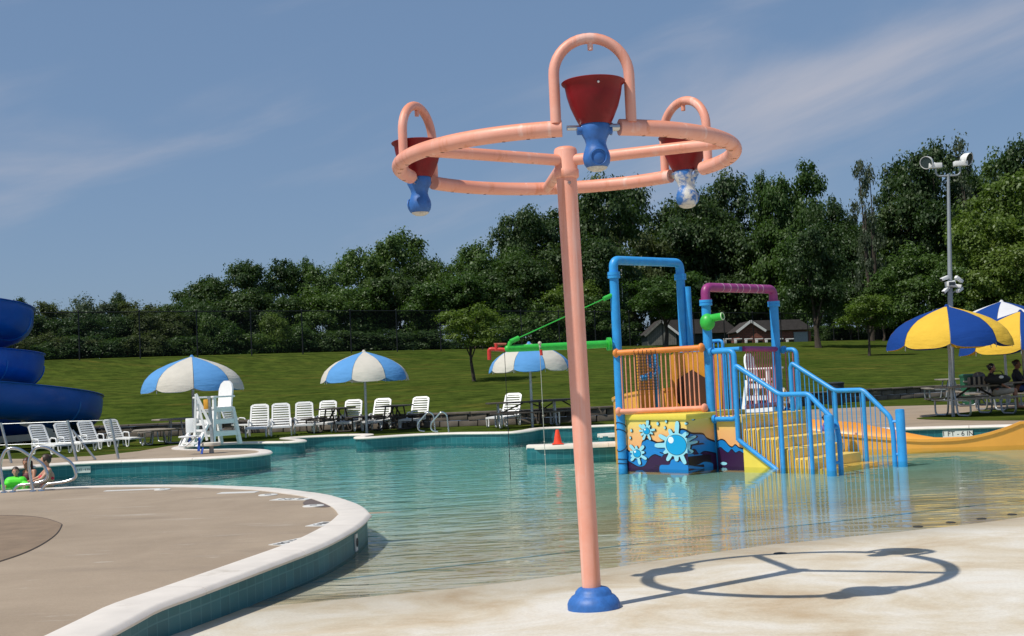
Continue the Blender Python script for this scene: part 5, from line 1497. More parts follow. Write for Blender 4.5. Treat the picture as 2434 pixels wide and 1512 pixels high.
mb = MB(); mb.box((-0.12, -0.12, 1.72), (0.16, 0.05, 0.34)); mb.build('rescue_tube', M('orange foam', (0.80, 0.36, 0.03), 0.6), pl, bevel=0.02)

# ---- grab rails and ladder rails
def grab(name, p, label, group, s=1.0, rz=0.0):
    e = empty(name, p, label, 'handrail', group, rz)
    mb = MB(); mb.tube(fillet([(0, 0, 0), (-0.06 * s, 0, 0.46 * s), (0.04 * s, 0.0, 0.68 * s), (0.22 * s, 0, 0.68 * s), (0.62 * s, 0, 0.40 * s), (0.68 * s, 0, 0.18 * s), (0.50 * s, 0, 0.12 * s), (0.20 * s, 0, 0.10 * s), (0.13 * s, 0, 0.0)], 0.10 * s, 8), 0.024, 12); mb.build('rail', m_ral, e)
    for x in (0, 0.13 * s):
        mb = MB(); mb.lathe([(0, 0.02), (0.045, 0.018), (0.05, 0.0)], c=(x, 0, 0), n=14, cap=False); mb.build('escutcheon', m_ral, e)
    return e
grab('grab_rail', at(78, 1168, ZD), 'bent steel grab rail on the near deck edge in front of the bathers', 'steel grab rails at the steps', 1.0, R(4))
grab('grab_rail', at(10, 1171, ZD), 'bent steel grab rail at the pool steps, under the slide', 'steel grab rails at the steps', 1.0, R(4))
for x in (1015, 1047):
    p = at(x + 20, 1029, ZD)
    e = empty('ladder_rail', p, 'thin steel ladder rail on the far coping beside the loungers', 'handrail', 'ladder rails on the far coping')
    mb = MB(); mb.tube(fillet([(0, 0, 0), (-0.04, 0, 0.52), (-0.18, 0, 0.60), (-0.50, 0, 0.28), (-0.48, 0, 0.08), (-0.30, 0, 0.05)], 0.10, 6), 0.022, 10); mb.build('rail', m_ral, e)

# ---- stanchion posts with two wires
st = empty('stanchion_fence', at(160, 1099, ZD), 'thin steel posts with two wires along the peninsula below the slide', 'fence')
o0 = at(160, 1099, ZD)
tops = []
for x, yb, yt in ((-110, 1109, 1010), (5, 1104, 1005), (163, 1099, 999), (264, 1094, 996)):
    b_ = at(x, yb, ZD) ; b_.y += 0.5; tp = atY(x - 3, yt, b_.y)
    mb = MB(); mb.cyl(b_ - o0, tp - o0, 0.03, n=10); mb.build('post', m_galv, st); tops.append((b_ - o0, tp - o0))
for f_ in (0.97, 0.45):
    mb = MB(); mb.tube([a.lerp(c_, f_) for a, c_ in tops], 0.008, 6); mb.build('wire', m_galv, st)
bz, tz = tops[2]
mb = MB(); mb.cyl(tops[3][0] + V(-0.55, 0.1, 0), tops[3][1].lerp(tops[3][0], 0.35) + V(-0.95, 0.1, 0.1), 0.025, n=8); mb.build('brace', m_galv, st)

# ---- cone on the divider
e = empty('traffic_cone', at(1326, 1056, 0.294), 'orange red traffic cone on the divider wall', 'cone')
mb = MB(); mb.box((0, 0, 0.015), (0.36, 0.36, 0.03)); mb.build('base', M('cone orange', (0.85, 0.06, 0.02), 0.5), e, bevel=0.01)
mb = MB(); mb.lathe([(0.135, 0.03), (0.13, 0.05), (0.055, 0.44), (0.05, 0.46), (0.0, 0.46)], n=24, cap=False); e.scale = (0.66, 0.66, 0.66); mb.build('body', M('cone orange', (0.85, 0.06, 0.02), 0.5), e)

# ---- waste bins
for x, y, c_, lb, hh_ in ((2309, 962, (0.015, 0.10, 0.05), 'dark green waste bin beside the picnic table', 0.95), (1722, 994, (0.02, 0.025, 0.03), 'dark waste bin behind the play structure', 0.85), (1988, 962, (0.02, 0.025, 0.03), 'dark waste bin on the deck by the wall', 0.8)):
    e = empty('waste_bin', at(x, y, ZD), lb, 'bin')
    mbin = M('bin %d' % x, c_, 0.6)
    mb = MB(); mb.lathe([(0.26, 0.0), (0.30, hh_ * 0.9), (0.31, hh_ * 0.9), (0.31, hh_ * 0.93), (0.0, hh_ * 0.93)], n=20); mb.build('body', mbin, e)
    mb = MB(); mb.lathe([(0.32, hh_ * 0.93), (0.32, hh_ * 0.97), (0.22, hh_), (0.0, hh_)], n=20); mb.build('lid', mbin, e)

# ---- light pole with floodlights and cameras
lp0 = at(2263, 962, ZD)
e = empty('light_pole', lp0, 'tall grey pole with two round floodlights and security cameras', 'light pole')
YL = lp0.y
def LP(x, y): return atY(x, y, YL) - lp0
m_pole = M('grey pole paint', (0.30, 0.33, 0.35), 0.5, 0.1, 4, metal=0.3)
tp = LP(2254, 414)
mb = MB(); mb.tube([V(0, 0, 0), V(tp.x * 0.5, 0, tp.z * 0.5), V(tp.x, 0, tp.z)], 0.1, 14, rs=[0.10, 0.075, 0.045]); mb.build('pole', m_pole, e)
for s_, x0, yb, xl, yl in ((-1, 2224, 403, 2203, 386), (1, 2282, 398, 2300, 378)):
    a, c_ = LP(2254, 418), LP(x0, yb)
    mb = MB(); mb.tube(fillet([a, V(c_.x, 0, a.z), c_ + V(0, 0, 0.1)], 0.3, 6), 0.03, 10); mb.build('bracket', m_pole, e)
    mb = MB(); mb.box(c_ + V(s_ * 0.02, 0, 0.12), (0.42, 0.2, 0.16)); mb.build('ballast_box', m_white, e, bevel=0.02)
    cl_ = LP(xl, yl); d_ = Vector((s_ * 0.62, -0.72, -0.30)).normalized()
    mb = MB(); mb.lathe([(0.04, -0.24), (0.08, -0.22), (0.16, -0.13), (0.20, 0.02), (0.205, 0.07), (0.19, 0.07)], c=cl_, n=24, axis=d_, cap=False); fl_o = mb.build('floodlight', m_white, e, solid=0.01)
    mb = MB(); mb.lathe([(0.0, 0.05), (0.19, 0.045)], c=cl_, n=24, axis=d_, cap=False); mb.build('lens', M('dark glass', (0.03, 0.035, 0.04), 0.08), fl_o)
    mb = MB(); mb.tube([c_ + V(0, 0, 0.2), cl_ - d_ * 0.2], 0.025, 8); mb.build('yoke', m_pole, e)
for i, (x, y, dx, dy, dz) in enumerate(((2243, 662, -1, -0.5, -0.35), (2255, 676, 0, -1, 0), (2270, 680, 0.8, -0.6, -0.2), (2246, 689, -0.8, -0.5, -0.6), (2277, 690, 0.6, 0.5, 0.3), (2275, 664, 0.7, 0.3, -0.5))):
    c_ = LP(x, y) + V(0, -0.12, 0); d_ = Vector((dx, dy, dz)).normalized()
    mb = MB(); mb.beam(c_ - d_ * 0.13, c_ + d_ * 0.17, 0.11 if i != 1 else 0.24, 0.10 if i != 1 else 0.16); co = mb.build('camera_housing', m_white, e, bevel=0.015)
    mb = MB(); mb.beam(c_ + d_ * 0.165, c_ + d_ * 0.18, 0.08 if i != 1 else 0.19, 0.07 if i != 1 else 0.11); mb.build('lens', M('dark glass', (0.03, 0.035, 0.04), 0.08), co)
    mb = MB(); mb.cyl(c_, V(LP(2259, 690).x, 0, c_.z - 0.08), 0.018, n=6); mb.build('arm', m_pole, e)

# ================================================================== BLUE SPIRAL SLIDE
m_flume = M('blue fibreglass', (0.001, 0.085, 0.40), 0.38, 0.12, 1.5, coat=0.1, spec=0.3, dirt=((0.006, 0.14, 0.50), 0.56, 0.5))
m_seam = M('blue flange', (0.012, 0.16, 0.50), 0.35, 0.1, 3)
SC = Vector((-15.4, 32.0, 0)) * 1.15 + Vector((0, 0, -0.255))
bs = empty('spiral_slide', SC, 'big blue spiral water slide with open flume at the end of the pool', 'water slide'); bs.scale = (1.15, 1.15, 1.15)
ZT = [(-1.5, 5.9), (0, 3.9), (1, 2.62), (1.5, 2.40), (1.82, 2.05), (2.0, 1.48), (2.3, 0.95), (2.8, 0.6)]
def sph(f):                                             # f in turns; f = 2 is the bottom coil where it bulges to the right
    r_ = 2.05 + 0.22 * min(max(f, 0), 1)
    if f > 1: r_ = 2.27 + 1.50 * (lambda u: u * u * (3 - 2 * u))(min(1, (f - 1) / 0.75))
    a = 2 * math.pi * f
    z = sum(interp(ZT, f + d_) for d_ in (-.08, -.04, 0, .04, .08)) / 5
    return Vector((r_ * math.cos(a), r_ * math.sin(a), z))
def flume(f0, f1, n=10):
    vs = []
    for k in range(n + 1):
        f = f0 + (f1 - f0) * k / n
        p = sph(f); d = (sph(f + 0.01) - sph(f - 0.01)); d.z = 0; d.normalize()
        nr = Vector((d.y, -d.x, 0))                      # outward
        row = []
        for j in range(15):
            a = math.pi * j / 14
            row.append(p + nr * (-0.56 * math.cos(a)) + Vector((0, 0, -0.54 * math.sin(a))))
        row = [row[0] + V(0, 0, 0.20) - nr * 0.06, row[0] + V(0, 0, 0.22)] + row + [row[-1] + V(0, 0, 0.18) + nr * 0.02, row[-1] + V(0, 0, 0.30) + nr * 0.0, row[-1] + V(0, 0, 0.32) + nr * 0.07]
        vs.append(row)
    return vs
nsec = 26
f_start, f_end = -0.75, 2.62
for i in range(nsec):
    a, c_ = f_start + (f_end - f_start) * i / nsec, f_start + (f_end - f_start) * (i + 1) / nsec
    rows = flume(a, c_); L_ = len(rows[0])
    mb = MB(); mb.add([q for r_ in rows for q in r_], [(k * L_ + j, k * L_ + j + 1, (k + 1) * L_ + j + 1, (k + 1) * L_ + j) for k in range(len(rows) - 1) for j in range(L_ - 1)])
    so = mb.build('flume_section', m_flume, bs, angle=60, solid=0.015)
    cenp = sph(a)
    mb = MB(); mb.tube([q + (q - cenp).normalized() * 0.02 for q in rows[0][2:-3]], 0.022, 6); mb.build('seam_flange', m_seam, so)
    mb = MB(); mb.tube([r_[-2] for r_ in rows], 0.028, 6); mb.build('lip', m_seam, so)
m_tan = M('tan steel', (0.42, 0.39, 0.32), 0.6, 0.1)
m_conc = M('grey column', (0.22, 0.22, 0.21), 0.85, 0.15, 2, 0.3)
for a_, r_, zt in ((-1.2, 2.6, 1.35), (-0.1, 3.7, 0.75), (1.3, 3.6, 1.1), (2.6, 3.2, 1.2), (-2.2, 2.6, 1.5)):
    p = Vector((r_ * math.cos(a_), r_ * math.sin(a_), 0))
    mb = MB(); mb.cyl(p + V(0, 0, 0.2), p + V(0, 0, zt), 0.10, n=14); mb.build('support_post', m_conc, bs)
mb = MB(); mb.cyl((0, 0, 0.2), (0, 0, 7), 0.22, n=18); mb.build('centre_column', m_conc, bs)
mb = MB(); mb.beam((1.9, -2.2, 0.72), (4.1, -1.6, 0.80), 0.14, 0.16); mb.build('beam', m_tan, bs)
mb = MB(); mb.beam((3.2, -1.9, 1.15), (3.9, -1.66, 0.88), 0.12, 0.12); mb.build('beam', m_tan, bs)
for f in (0.3, 0.8, 1.3):
    p = sph(f); mb = MB(); mb.beam((0, 0, p.z - 0.45), p + V(0, 0, -0.6), 0.12, 0.14); mb.build('bracket', m_conc, bs)
mb = MB(); mb.box((1.2, -2.4, 0.75), (0.9, 0.8, 1.1)); mb.build('footing', m_conc, bs, bevel=0.05)
mb = MB(); mb.beam((2.2, -2.6, 0.3), (0.8, -2.9, 1.6), 0.3, 0.25); mb.build('stair_stringer', m_conc, bs)

# ================================================================== PEOPLE
def capsule(mb, p, q, r1, r2, n=10):
    p, q = Vector(p), Vector(q); d = (q - p).normalized()
    pts, rs = [], []
    for a in (-90, -60, -30): pts.append(p + d * r1 * math.sin(R(a))); rs.append(max(0.002, r1 * math.cos(R(a))))
    pts.append(p); rs.append(r1); pts.append(q); rs.append(r2)
    for a in (30, 60, 90): pts.append(q + d * r2 * math.sin(R(a))); rs.append(max(0.002, r2 * math.cos(R(a))))
    mb.tube(pts, 0, n, rs=rs)
def remesh(mb, voxel, mat, name, parent):
    me = bpy.data.meshes.new(name); me.from_pydata(mb.v, [], mb.f)
    o = bpy.data.objects.new('tmp', me); col.objects.link(o)
    md = o.modifiers.new('r', 'REMESH'); md.mode = 'VOXEL'; md.voxel_size = voxel
    sm_ = o.modifiers.new('s', 'SMOOTH'); sm_.factor = 0.5; sm_.iterations = 3
    bpy.context.view_layer.update()
    m2 = bpy.data.meshes.new_from_object(o.evaluated_get(bpy.context.evaluated_depsgraph_get()))
    bpy.data.objects.remove(o)
    m2.name = name; m2.materials.clear(); m2.materials.append(mat); m2.shade_smooth()
    return link_mesh(name, m2, parent)
def hand(mb, w_, d, up, s=1.0):
    w_, d, up = Vector(w_), Vector(d).normalized(), Vector(up).normalized(); sd_ = d.cross(up).normalized()
    capsule(mb, w_, w_ + d * 0.075 * s, 0.026 * s, 0.032 * s, 8)
    for k, (o_, L_) in enumerate(((-0.028, 0.062), (-0.009, 0.075), (0.010, 0.070), (0.028, 0.052))):
        a = w_ + d * 0.085 * s + sd_ * o_ * s; b_ = a + d * L_ * 0.55 * s - up * 0.006 * s; c2 = b_ + d * L_ * 0.4 * s - up * 0.025 * s
        capsule(mb, a, b_, 0.010 * s, 0.009 * s, 6); capsule(mb, b_, c2, 0.009 * s, 0.008 * s, 6)
    a = w_ + d * 0.03 * s + sd_ * 0.03 * s; capsule(mb, a, a + (d + sd_ * 0.9).normalized() * 0.055 * s, 0.011 * s, 0.009 * s, 6)
def person(loc, rz, pose, skin, hair, cloth, label, scale=1.0, long_hair=True, extra=None):
    """pose: dict of joints, figure faces -y, z = 0 at the seat / standing level given by loc"""
    e = empty('person', loc, label, 'person', None, rz)
    e.scale = (scale,) * 3
    P = {k: Vector(v) for k, v in pose.items()}
    mb = MB()
    capsule(mb, P['pelvis'], P['waist'], 0.145, 0.115); capsule(mb, P['waist'], P['chest'], 0.115, 0.135)
    capsule(mb, P['shL'], P['shR'], 0.060, 0.060); capsule(mb, P['chest'], (P['shL'] + P['shR']) / 2, 0.12, 0.08)
    capsule(mb, P['pelvis'] + V(-.07, 0, 0), P['pelvis'] + V(.07, 0, 0), 0.12, 0.12)
    neck = (P['shL'] + P['shR']) / 2
    capsule(mb, neck, P['head'], 0.052, 0.050)
    hd = P['head']; f = P.get('face', V(0, -1, 0)).normalized()
    Mh = V(0, -1, 0).rotation_difference(f).to_matrix()
    mb.sphere(hd + V(0, 0, 0.03), 0.105, 16, (0.80, 0.92, 1.08), M3=Mh)
    mb.sphere(hd + f * 0.035 + V(0, 0, -0.045), 0.062, 12, (0.85, 0.9, 0.95), M3=Mh)
    capsule(mb, hd + f * 0.095 + V(0, 0, 0.03), hd + f * 0.118 + V(0, 0, 0.0), 0.012, 0.016, 6)
    sd_ = f.cross(V(0, 0, 1)).normalized()
    for s_ in (-1, 1): capsule(mb, hd + sd_ * s_ * 0.083 + V(0, 0, 0.03), hd + sd_ * s_ * 0.088 + V(0, 0, -0.01), 0.016, 0.012, 6)
    for s_ in 'LR':
        capsule(mb, P['sh' + s_], P['el' + s_], 0.052, 0.042); capsule(mb, P['el' + s_], P['wr' + s_], 0.042, 0.028)
        hand(mb, P['wr' + s_], P['wr' + s_] - P['el' + s_], V(0, 0, 1))
        capsule(mb, P['hip' + s_], P['kn' + s_], 0.088, 0.060); capsule(mb, P['kn' + s_], P['an' + s_], 0.060, 0.038)
        toe = P['an' + s_] + (P['toe' + s_] - P['an' + s_]).normalized() * 0.20
        capsule(mb, P['an' + s_] + V(0, 0, -0.03), toe, 0.042, 0.030)
    body = remesh(mb, 0.016, skin, 'body', e)
    # eyes and mouth
    for s_ in (-1, 1):
        mbe = MB(); mbe.sphere(hd + f * 0.090 + sd_ * s_ * 0.034 + V(0, 0, 0.035), 0.011, 8); mbe.build('eye', M('eye dark', (0.02, 0.015, 0.01), 0.3), e)
    mbe = MB(); mbe.sphere(hd + f * 0.092 + V(0, 0, -0.042), 0.022, 8, (1, 0.35, 0.28), M3=Mh); mbe.build('mouth', M('lips', (0.35, 0.10, 0.08), 0.5), e)
    hb = MB()
    hb.sphere(hd - f * 0.012 + V(0, 0, 0.052), 0.116, 16, (0.84, 0.92, 0.98), M3=Mh)
    # cut the face side free: only keep hair behind the face plane
    keep = MB(); keep.v = hb.v; keep.f = [fc for fc in hb.f if sum(((Vector(hb.v[i]) - hd).dot(f) < 0.055 or (Vector(hb.v[i]).z - hd.z) > 0.10) and (Vector(hb.v[i]).z - hd.z) > -0.05 or (Vector(hb.v[i]) - hd).dot(f) < -0.02 for i in fc) == len(fc)]
    ho = keep.build('hair', hair, e)
    if long_hair:
        hb = MB()
        for k in range(7):
            t_ = (k - 3) / 3
            a = hd - f * 0.07 + sd_ * t_ * 0.075 + V(0, 0, 0.04)
            capsule(hb, a, a - f * 0.05 + V(0, 0, -0.27 + 0.04 * abs(t_)), 0.038, 0.022, 8)
        remesh(hb, 0.014, hair, 'hair_length', e)
    else:
        hb = MB(); hb.sphere(hd - f * 0.10 + V(0, 0, 0.07), 0.045, 10); hb.build('hair_bun', hair, e)
    # clothing: shells round the joints
    for nm, lst, mt in cloth:
        cb = MB()
        for (p, q, r1, r2) in lst:
            pp = P[p] if isinstance(p, str) else V(p); qq = P[q] if isinstance(q, str) else V(q)
            capsule(cb, pp, qq, r1, r2, 12)
        remesh(cb, 0.016, mt, nm, e)
    return e
sk1 = M('skin', (0.50, 0.25, 0.16), 0.5, 0.08, 8); sk2 = M('tanned skin', (0.36, 0.16, 0.09), 0.5, 0.08, 8); sk3 = M('brown skin', (0.20, 0.09, 0.055), 0.5, 0.08, 8)
h_br, h_re, h_bl = M('brown hair', (0.045, 0.022, 0.012), 0.5, 0.3, 30), M('auburn hair', (0.055, 0.014, 0.010), 0.5, 0.3, 30), M('black hair', (0.008, 0.006, 0.006), 0.5, 0.3, 30)
def seated(lean=0.0, arms='down', face=(0, -1, -0.1)):
    d = {'pelvis': (0, 0, 0.12), 'waist': (0, 0.02 + lean * 0.4, 0.28), 'chest': (0, 0.02 + lean, 0.45), 'shL': (0.17, 0.02 + lean * 1.2, 0.58), 'shR': (-0.17, 0.02 + lean * 1.2, 0.58), 'head': (0, -0.02 + lean * 1.3, 0.76), 'face': face,
         'hipL': (0.10, -0.05, 0.10), 'hipR': (-0.10, -0.05, 0.10), 'knL': (0.13, -0.46, 0.14), 'knR': (-0.13, -0.46, 0.14), 'anL': (0.13, -0.50, -0.30), 'anR': (-0.13, -0.50, -0.30), 'toeL': (0.14, -0.7, -0.34), 'toeR': (-0.14, -0.7, -0.34)}
    if arms == 'down': d.update({'elL': (0.22, -0.06, 0.34), 'elR': (-0.22, -0.06, 0.34), 'wrL': (0.14, -0.28, 0.22), 'wrR': (-0.14, -0.28, 0.22)})
    if arms == 'float': d.update({'elL': (0.26, -0.14, 0.42), 'elR': (-0.26, -0.14, 0.42), 'wrL': (0.24, -0.34, 0.36), 'wrR': (-0.24, -0.34, 0.36)})
    return d
m_redb = M('red bikini', (0.62, 0.015, 0.045), 0.55)
flat_legs = {'knL': (0.14, -0.44, 0.13), 'knR': (-0.14, -0.44, 0.13), 'anL': (0.12, -0.82, 0.07), 'anR': (-0.12, -0.82, 0.07), 'toeL': (0.12, -0.9, 0.3), 'toeR': (-0.12, -0.9, 0.3)}
wp = at(112, 1143, 0); wp.z = floor_z(wp.x, wp.y) + 0.03
pz = seated(0.0, 'float', (0, -1, -0.35)); pz.update(flat_legs)
person(wp, R(-62), pz, sk1, h_br, [('bikini_top', [((0.10, -0.105, 0.42), (-0.10, -0.105, 0.42), 0.062, 0.062), ((0.1, -0.1, 0.42), (0.13, 0.0, 0.60), 0.02, 0.015), ((-0.1, -0.1, 0.42), (-0.13, 0.0, 0.60), 0.02, 0.015), ((0.13, 0.10, 0.41), (-0.13, 0.10, 0.41), 0.035, 0.035)], m_redb)],
       'woman in a red bikini top sitting in the water, looking down', 0.98, False)
wp2 = at(64, 1140, 0); wp2.z = floor_z(wp2.x, wp2.y) + 0.02
pz2 = seated(0.02, 'float'); pz2.update(flat_legs)
person(wp2, R(-10), pz2, sk2, h_re, [('swimsuit', [('pelvis', 'waist', 0.15, 0.122), ('waist', 'chest', 0.122, 0.142)], M('maroon swimsuit', (0.10, 0.015, 0.02), 0.6))],
       'person with long auburn hair in the water between the child and the woman in red', 0.90, True)
wp3 = at(38, 1153, 0); wp3.z = floor_z(wp3.x, wp3.y) + 0.08
pz3 = seated(0.0, 'float'); pz3.update(flat_legs)
person(wp3, R(15), pz3, sk1, h_br, [('life_vest', [((0.15, -0.02, 0.50), (-0.15, -0.02, 0.50), 0.15, 0.15), ((0.20, -0.10, 0.44), (0.30, -0.16, 0.42), 0.09, 0.08), ((-0.20, -0.10, 0.44), (-0.30, -0.16, 0.42), 0.09, 0.08)], M('neon green vest', (0.10, 0.78, 0.03), 0.55))],
       'child in goggles wearing a neon green float vest in the water', 0.72, False)
# seated visitors on the right
m_navy, m_beige, m_blk = M('dark navy cloth', (0.012, 0.014, 0.025), 0.8), M('beige shorts', (0.38, 0.33, 0.25), 0.8), M('black cloth', (0.012, 0.012, 0.014), 0.8)
b1 = at(2374, 985, ZD); b1.z = ZD + 0.47
person(b1, R(75), seated(0.10, 'down'), sk2, h_bl, [('shirt', [('pelvis', 'waist', 0.155, 0.13), ('waist', 'chest', 0.13, 0.15), ('shL', 'shR', 0.075, 0.075), ('shL', 'elL', 0.065, 0.058), ('shR', 'elR', 0.065, 0.058)], m_blk), ('shorts', [('hipL', (0.125, -0.38, 0.13), 0.105, 0.085), ('hipR', (-0.125, -0.38, 0.13), 0.105, 0.085), ('pelvis', 'pelvis', 0.15, 0.15) if False else ((0.05, 0, 0.1), (-0.05, 0, 0.1), 0.145, 0.145)], m_beige),
       ('headband', [((0.085, 0.125, 0.83), (0.0, 0.11, 0.90), 0.02, 0.02), ((-0.085, 0.125, 0.83), (0.0, 0.11, 0.90), 0.02, 0.02)], m_white)], 'woman with a white headband sitting at the picnic table with the basket', 0.88, False)
b2 = at(2428, 972, ZD); b2.z = ZD + 0.47
person(b2, R(60), seated(0.05, 'down'), sk3, h_bl, [('shirt', [('pelvis', 'waist', 0.155, 0.13), ('waist', 'chest', 0.13, 0.15), ('shL', 'shR', 0.075, 0.075), ('shL', 'elL', 0.065, 0.058), ('shR', 'elR', 0.065, 0.058)], m_navy), ('shorts', [('hipL', 'knL', 0.10, 0.08), ('hipR', 'knR', 0.10, 0.08)], M('blue shorts', (0.03, 0.06, 0.25), 0.8))],
       'person in dark navy clothes sitting at the rear picnic table', 0.95, False)
# rider in the slide run
b3 = Vector((6.35, 24.95, 0.14))
pzs = seated(0.08, 'down', (0.4, -1, 0)); pzs.update(flat_legs)
person(b3, R(80), pzs, sk1, h_br, [('rash_vest', [('pelvis', 'waist', 0.155, 0.13), ('waist', 'chest', 0.13, 0.15), ('shL', 'shR', 0.075, 0.075), ('shL', 'elL', 0.065, 0.058), ('shR', 'elR', 0.065, 0.058)], M('violet rash vest', (0.16, 0.14, 0.42), 0.6))],
       'child in a violet swim shirt sitting in the orange slide behind the steps', 0.60, False)
# things on the picnic table
tb = at(2318, 988, ZD)
e = empty('picnic_basket', tb + V(0.18, 0.05, 0.765), 'striped tan and dark basket on the picnic table', 'basket')
for k in range(9):
    mb = MB(); mb.box((-0.24 + 0.06 * k, -0.12, 0.10), (0.055, 0.03, 0.20)); mb.build('stave', m_greywood if k % 2 else m_blk, e)
mb = MB(); mb.box((0, 0.02, 0.095), (0.52, 0.22, 0.18)); mb.build('body', m_greywood, e, bevel=0.02)
mb = MB(); mb.sphere((0.0, 0.02, 0.20), 0.16, 16, (1.0, 0.7, 0.75)); mb.build('cover', M('grey cover', (0.10, 0.10, 0.11), 0.4), e)
e = empty('duffel_bag', tb + V(0.50, -0.28, 0.765), 'black duffel bag lying on the picnic table', 'bag')
mb = MB(); mb.sphere((0, 0, 0.12), 0.14, 16, (2.4, 0.9, 0.9)); mb.build('body', m_blk, e)
mb = MB(); mb.sphere((0.05, -0.12, 0.17), 0.05, 10, (1.2, 0.5, 0.8)); mb.build('tag', m_white, e)
mb = MB(); mb.tube(fillet([(-0.15, 0, 0.22), (-0.1, 0, 0.32), (0.1, 0, 0.32), (0.15, 0, 0.22)], 0.05, 4), 0.012, 6); mb.build('handle', m_blk, e)

# ================================================================== MARKERS, SIGNS AND DRAINS
m_tilew = M('white marker tile', (0.70, 0.68, 0.63), 0.4, 0.05, 8)
m_txt = M('marker ink', (0.02, 0.02, 0.025), 0.5)
def wall_sign(path, sgn, xd, yd, w_, h_, zc, text, size, label, symbol=False, group=None):
    tgt = at(xd, yd, zc)
    i = min(range(2, len(path) - 2), key=lambda k: (Vector((path[k].x, path[k].y)) - Vector((tgt.x, tgt.y))).length)
    nn = side_normal(path, i, sgn)
    p = path[i] + nn * 0.045
    e = empty('depth_marker' if not symbol else 'no_diving_marker', (p.x, p.y, zc), label, 'sign', group)
    e.rotation_euler = (R(90), 0, math.atan2(nn.y, nn.x) - R(90))
    mb = MB(); mb.box((0, 0, 0), (w_, h_, 0.016)); mb.build('tile', m_tilew, e)
    if symbol:
        mb = MB(); mb.tube([Vector((math.cos(a) * w_ * .36, math.sin(a) * w_ * .36, 0.009)) for a in [2 * math.pi * k / 24 for k in range(24)]], 0.008, 6, closed=True); mb.build('ring', m_txt, e)
        mb = MB(); mb.beam((-w_ * .24, w_ * .24, 0.009), (w_ * .24, -w_ * .24, 0.009), 0.012, 0.01); mb.build('slash', m_txt, e)
    else:
        o = link_mesh('lettering', txt_mesh('lettering', text, size, m_txt), e); o.location = (0, 0, 0.009)
    return e
wall_sign(far_path, 1, 2276, 1028, 0.60, 0.14, 0.128, '1 FT - 6 IN', 0.14, 'white depth tile reading 1 FT - 6 IN on the far wall behind the slide run-out')
wall_sign(far_path, 1, 218, 1108, 0.30, 0.14, 0.12, '1 FT - 6 IN', 0.062, 'small white depth tile on the wall below the stanchion posts')
wall_sign(near_path, ns, 833, 1290, 0.11, 0.17, 0.10, '', 0, 'narrow white no diving tile on the near curved wall', True)
wall_sign(far_path, 1, 591, 1086, 0.16, 0.17, 0.11, '', 0, 'white no diving tile on the wall of the peninsula tip', True)
def deck_plate(pts, label, kind, text=''):
    q = [at(x, y, ZD) for x, y in pts]
    c_ = sum(q, Vector()) / len(q)
    e = empty('deck_marker', (c_.x, c_.y, ZD - 0.002), label, 'sign')
    mb = MB(); mb.poly([(p.x - c_.x, p.y - c_.y, 0.004) for p in q]); mb.build('plate', m_tilew, e)
    ux = (q[1] - q[0]).normalized(); ang = math.atan2(ux.y, ux.x)
    if text:
        w_ = (q[1] - q[0]).length; h_ = (q[3] - q[0]).length
        o = link_mesh('lettering', txt_mesh('lettering', text, min(h_ * 0.85, w_ / (0.62 * len(text))), m_txt, 0.001), e); o.location = (0, 0, 0.0065); o.rotation_euler = (0, 0, ang)
def rect_plate(cx, cy, w_, h_, ang, label, text):
    c_ = at(cx, cy, ZD); u_ = Vector((math.cos(ang), math.sin(ang), 0)); v_ = Vector((-math.sin(ang), math.cos(ang), 0))
    e = empty('deck_marker', (c_.x, c_.y, ZD - 0.002), label, 'sign', None, ang)
    mb = MB(); mb.box((0, 0, 0.003), (w_, h_, 0.006)); mb.build('plate', m_tilew, e)
    if text:
        o = link_mesh('lettering', txt_mesh('lettering', text, min(h_ * 0.8, w_ / (0.60 * len(text))), m_txt, 0.001), e); o.location = (0, 0, 0.0072)
    return e
rect_plate(706, 1285, 0.62, 0.17, R(62), 'white deck plate with dark lettering along the near coping', 'NO DIVING')
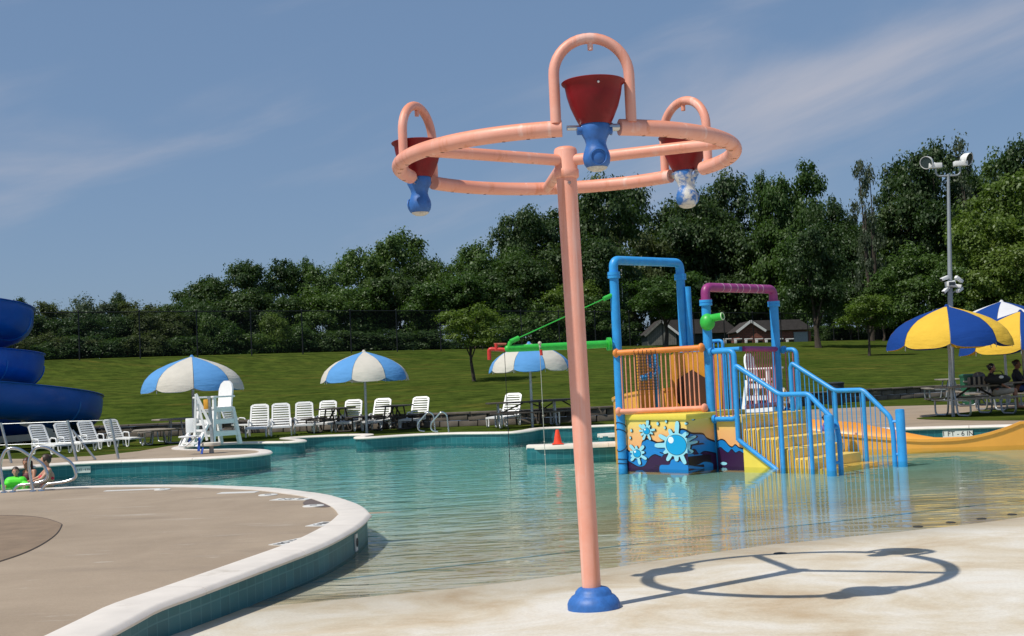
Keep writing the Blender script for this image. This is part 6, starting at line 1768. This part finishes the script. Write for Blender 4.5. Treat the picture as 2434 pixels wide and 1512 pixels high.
rect_plate(766, 1246, 0.36, 0.20, R(70), 'short white deck plate near the tip of the curved coping', '6 IN')
rect_plate(694, 1187, 0.52, 0.24, R(160), 'white deck plate along the back of the curved coping', '6 IN')
rect_plate(566, 1171, 0.55, 0.2, R(172), 'white deck plate behind the round cover on the near deck', '')
rect_plate(320, 1164.5, 0.9, 0.14, R(178), 'long white deck plate by the straight coping', '')
def cover(cx, cy, r_, z, label, mat, name, cat, group=None):
    p = at(cx, cy, z); zz = z if z else floor_z(p.x, p.y)
    if not z: p = at(cx, cy, zz)
    e = empty(name, (p.x, p.y, zz), label, cat, group)
    mb = MB(); mb.lathe([(0.0, 0.010), (r_ * 0.9, 0.010), (r_, 0.006), (r_, -0.01)], n=24, cap=False); mb.build('disc', mat, e)
    mb = MB(); mb.lathe([(r_ * 0.25, 0.0115), (r_ * 0.30, 0.0135), (r_ * 0.35, 0.0115)], n=16, cap=False); mb.build('ring', M('dark slot', (0.05, 0.05, 0.05), 0.7), e)
cover(745, 1203, 0.13, ZD, 'white round skimmer cover in the dark patch of the near deck', m_tilew, 'skimmer_cover', 'cover')
cover(637, 1177, 0.13, ZD, 'white round skimmer cover further back on the near deck', m_tilew, 'skimmer_cover', 'cover')
cover(386, 1164, 0.12, ZD, 'white round skimmer cover near the grab rails', m_tilew, 'skimmer_cover', 'cover')
m_grate = M('dark drain grate', (0.03, 0.028, 0.025), 0.6)
cover(1855, 1317, 0.062, 0, 'dark round drain under the ring shadow', m_grate, 'floor_drain', 'drain')
for x, y in ((2182, 1253), (2260, 1243), (2333, 1234), (2406, 1224)):
    cover(x, y, 0.05, 0, 'small dark floor jet in the row along the wet edge of the beach', m_grate, 'floor_jet', 'drain', 'floor jets along the wet edge')
# dark stain beside the skimmer cover
q = [at(x, y, ZD) for x, y in [(722, 1193), (742, 1186), (768, 1192), (790, 1202), (770, 1206), (735, 1204), (722, 1199)]]
flat('damp_patch', catmull(q, 5, True), ZD + 0.0015, M('damp concrete', (0.14, 0.10, 0.075), 0.5, 0.15, 4), near_deck)
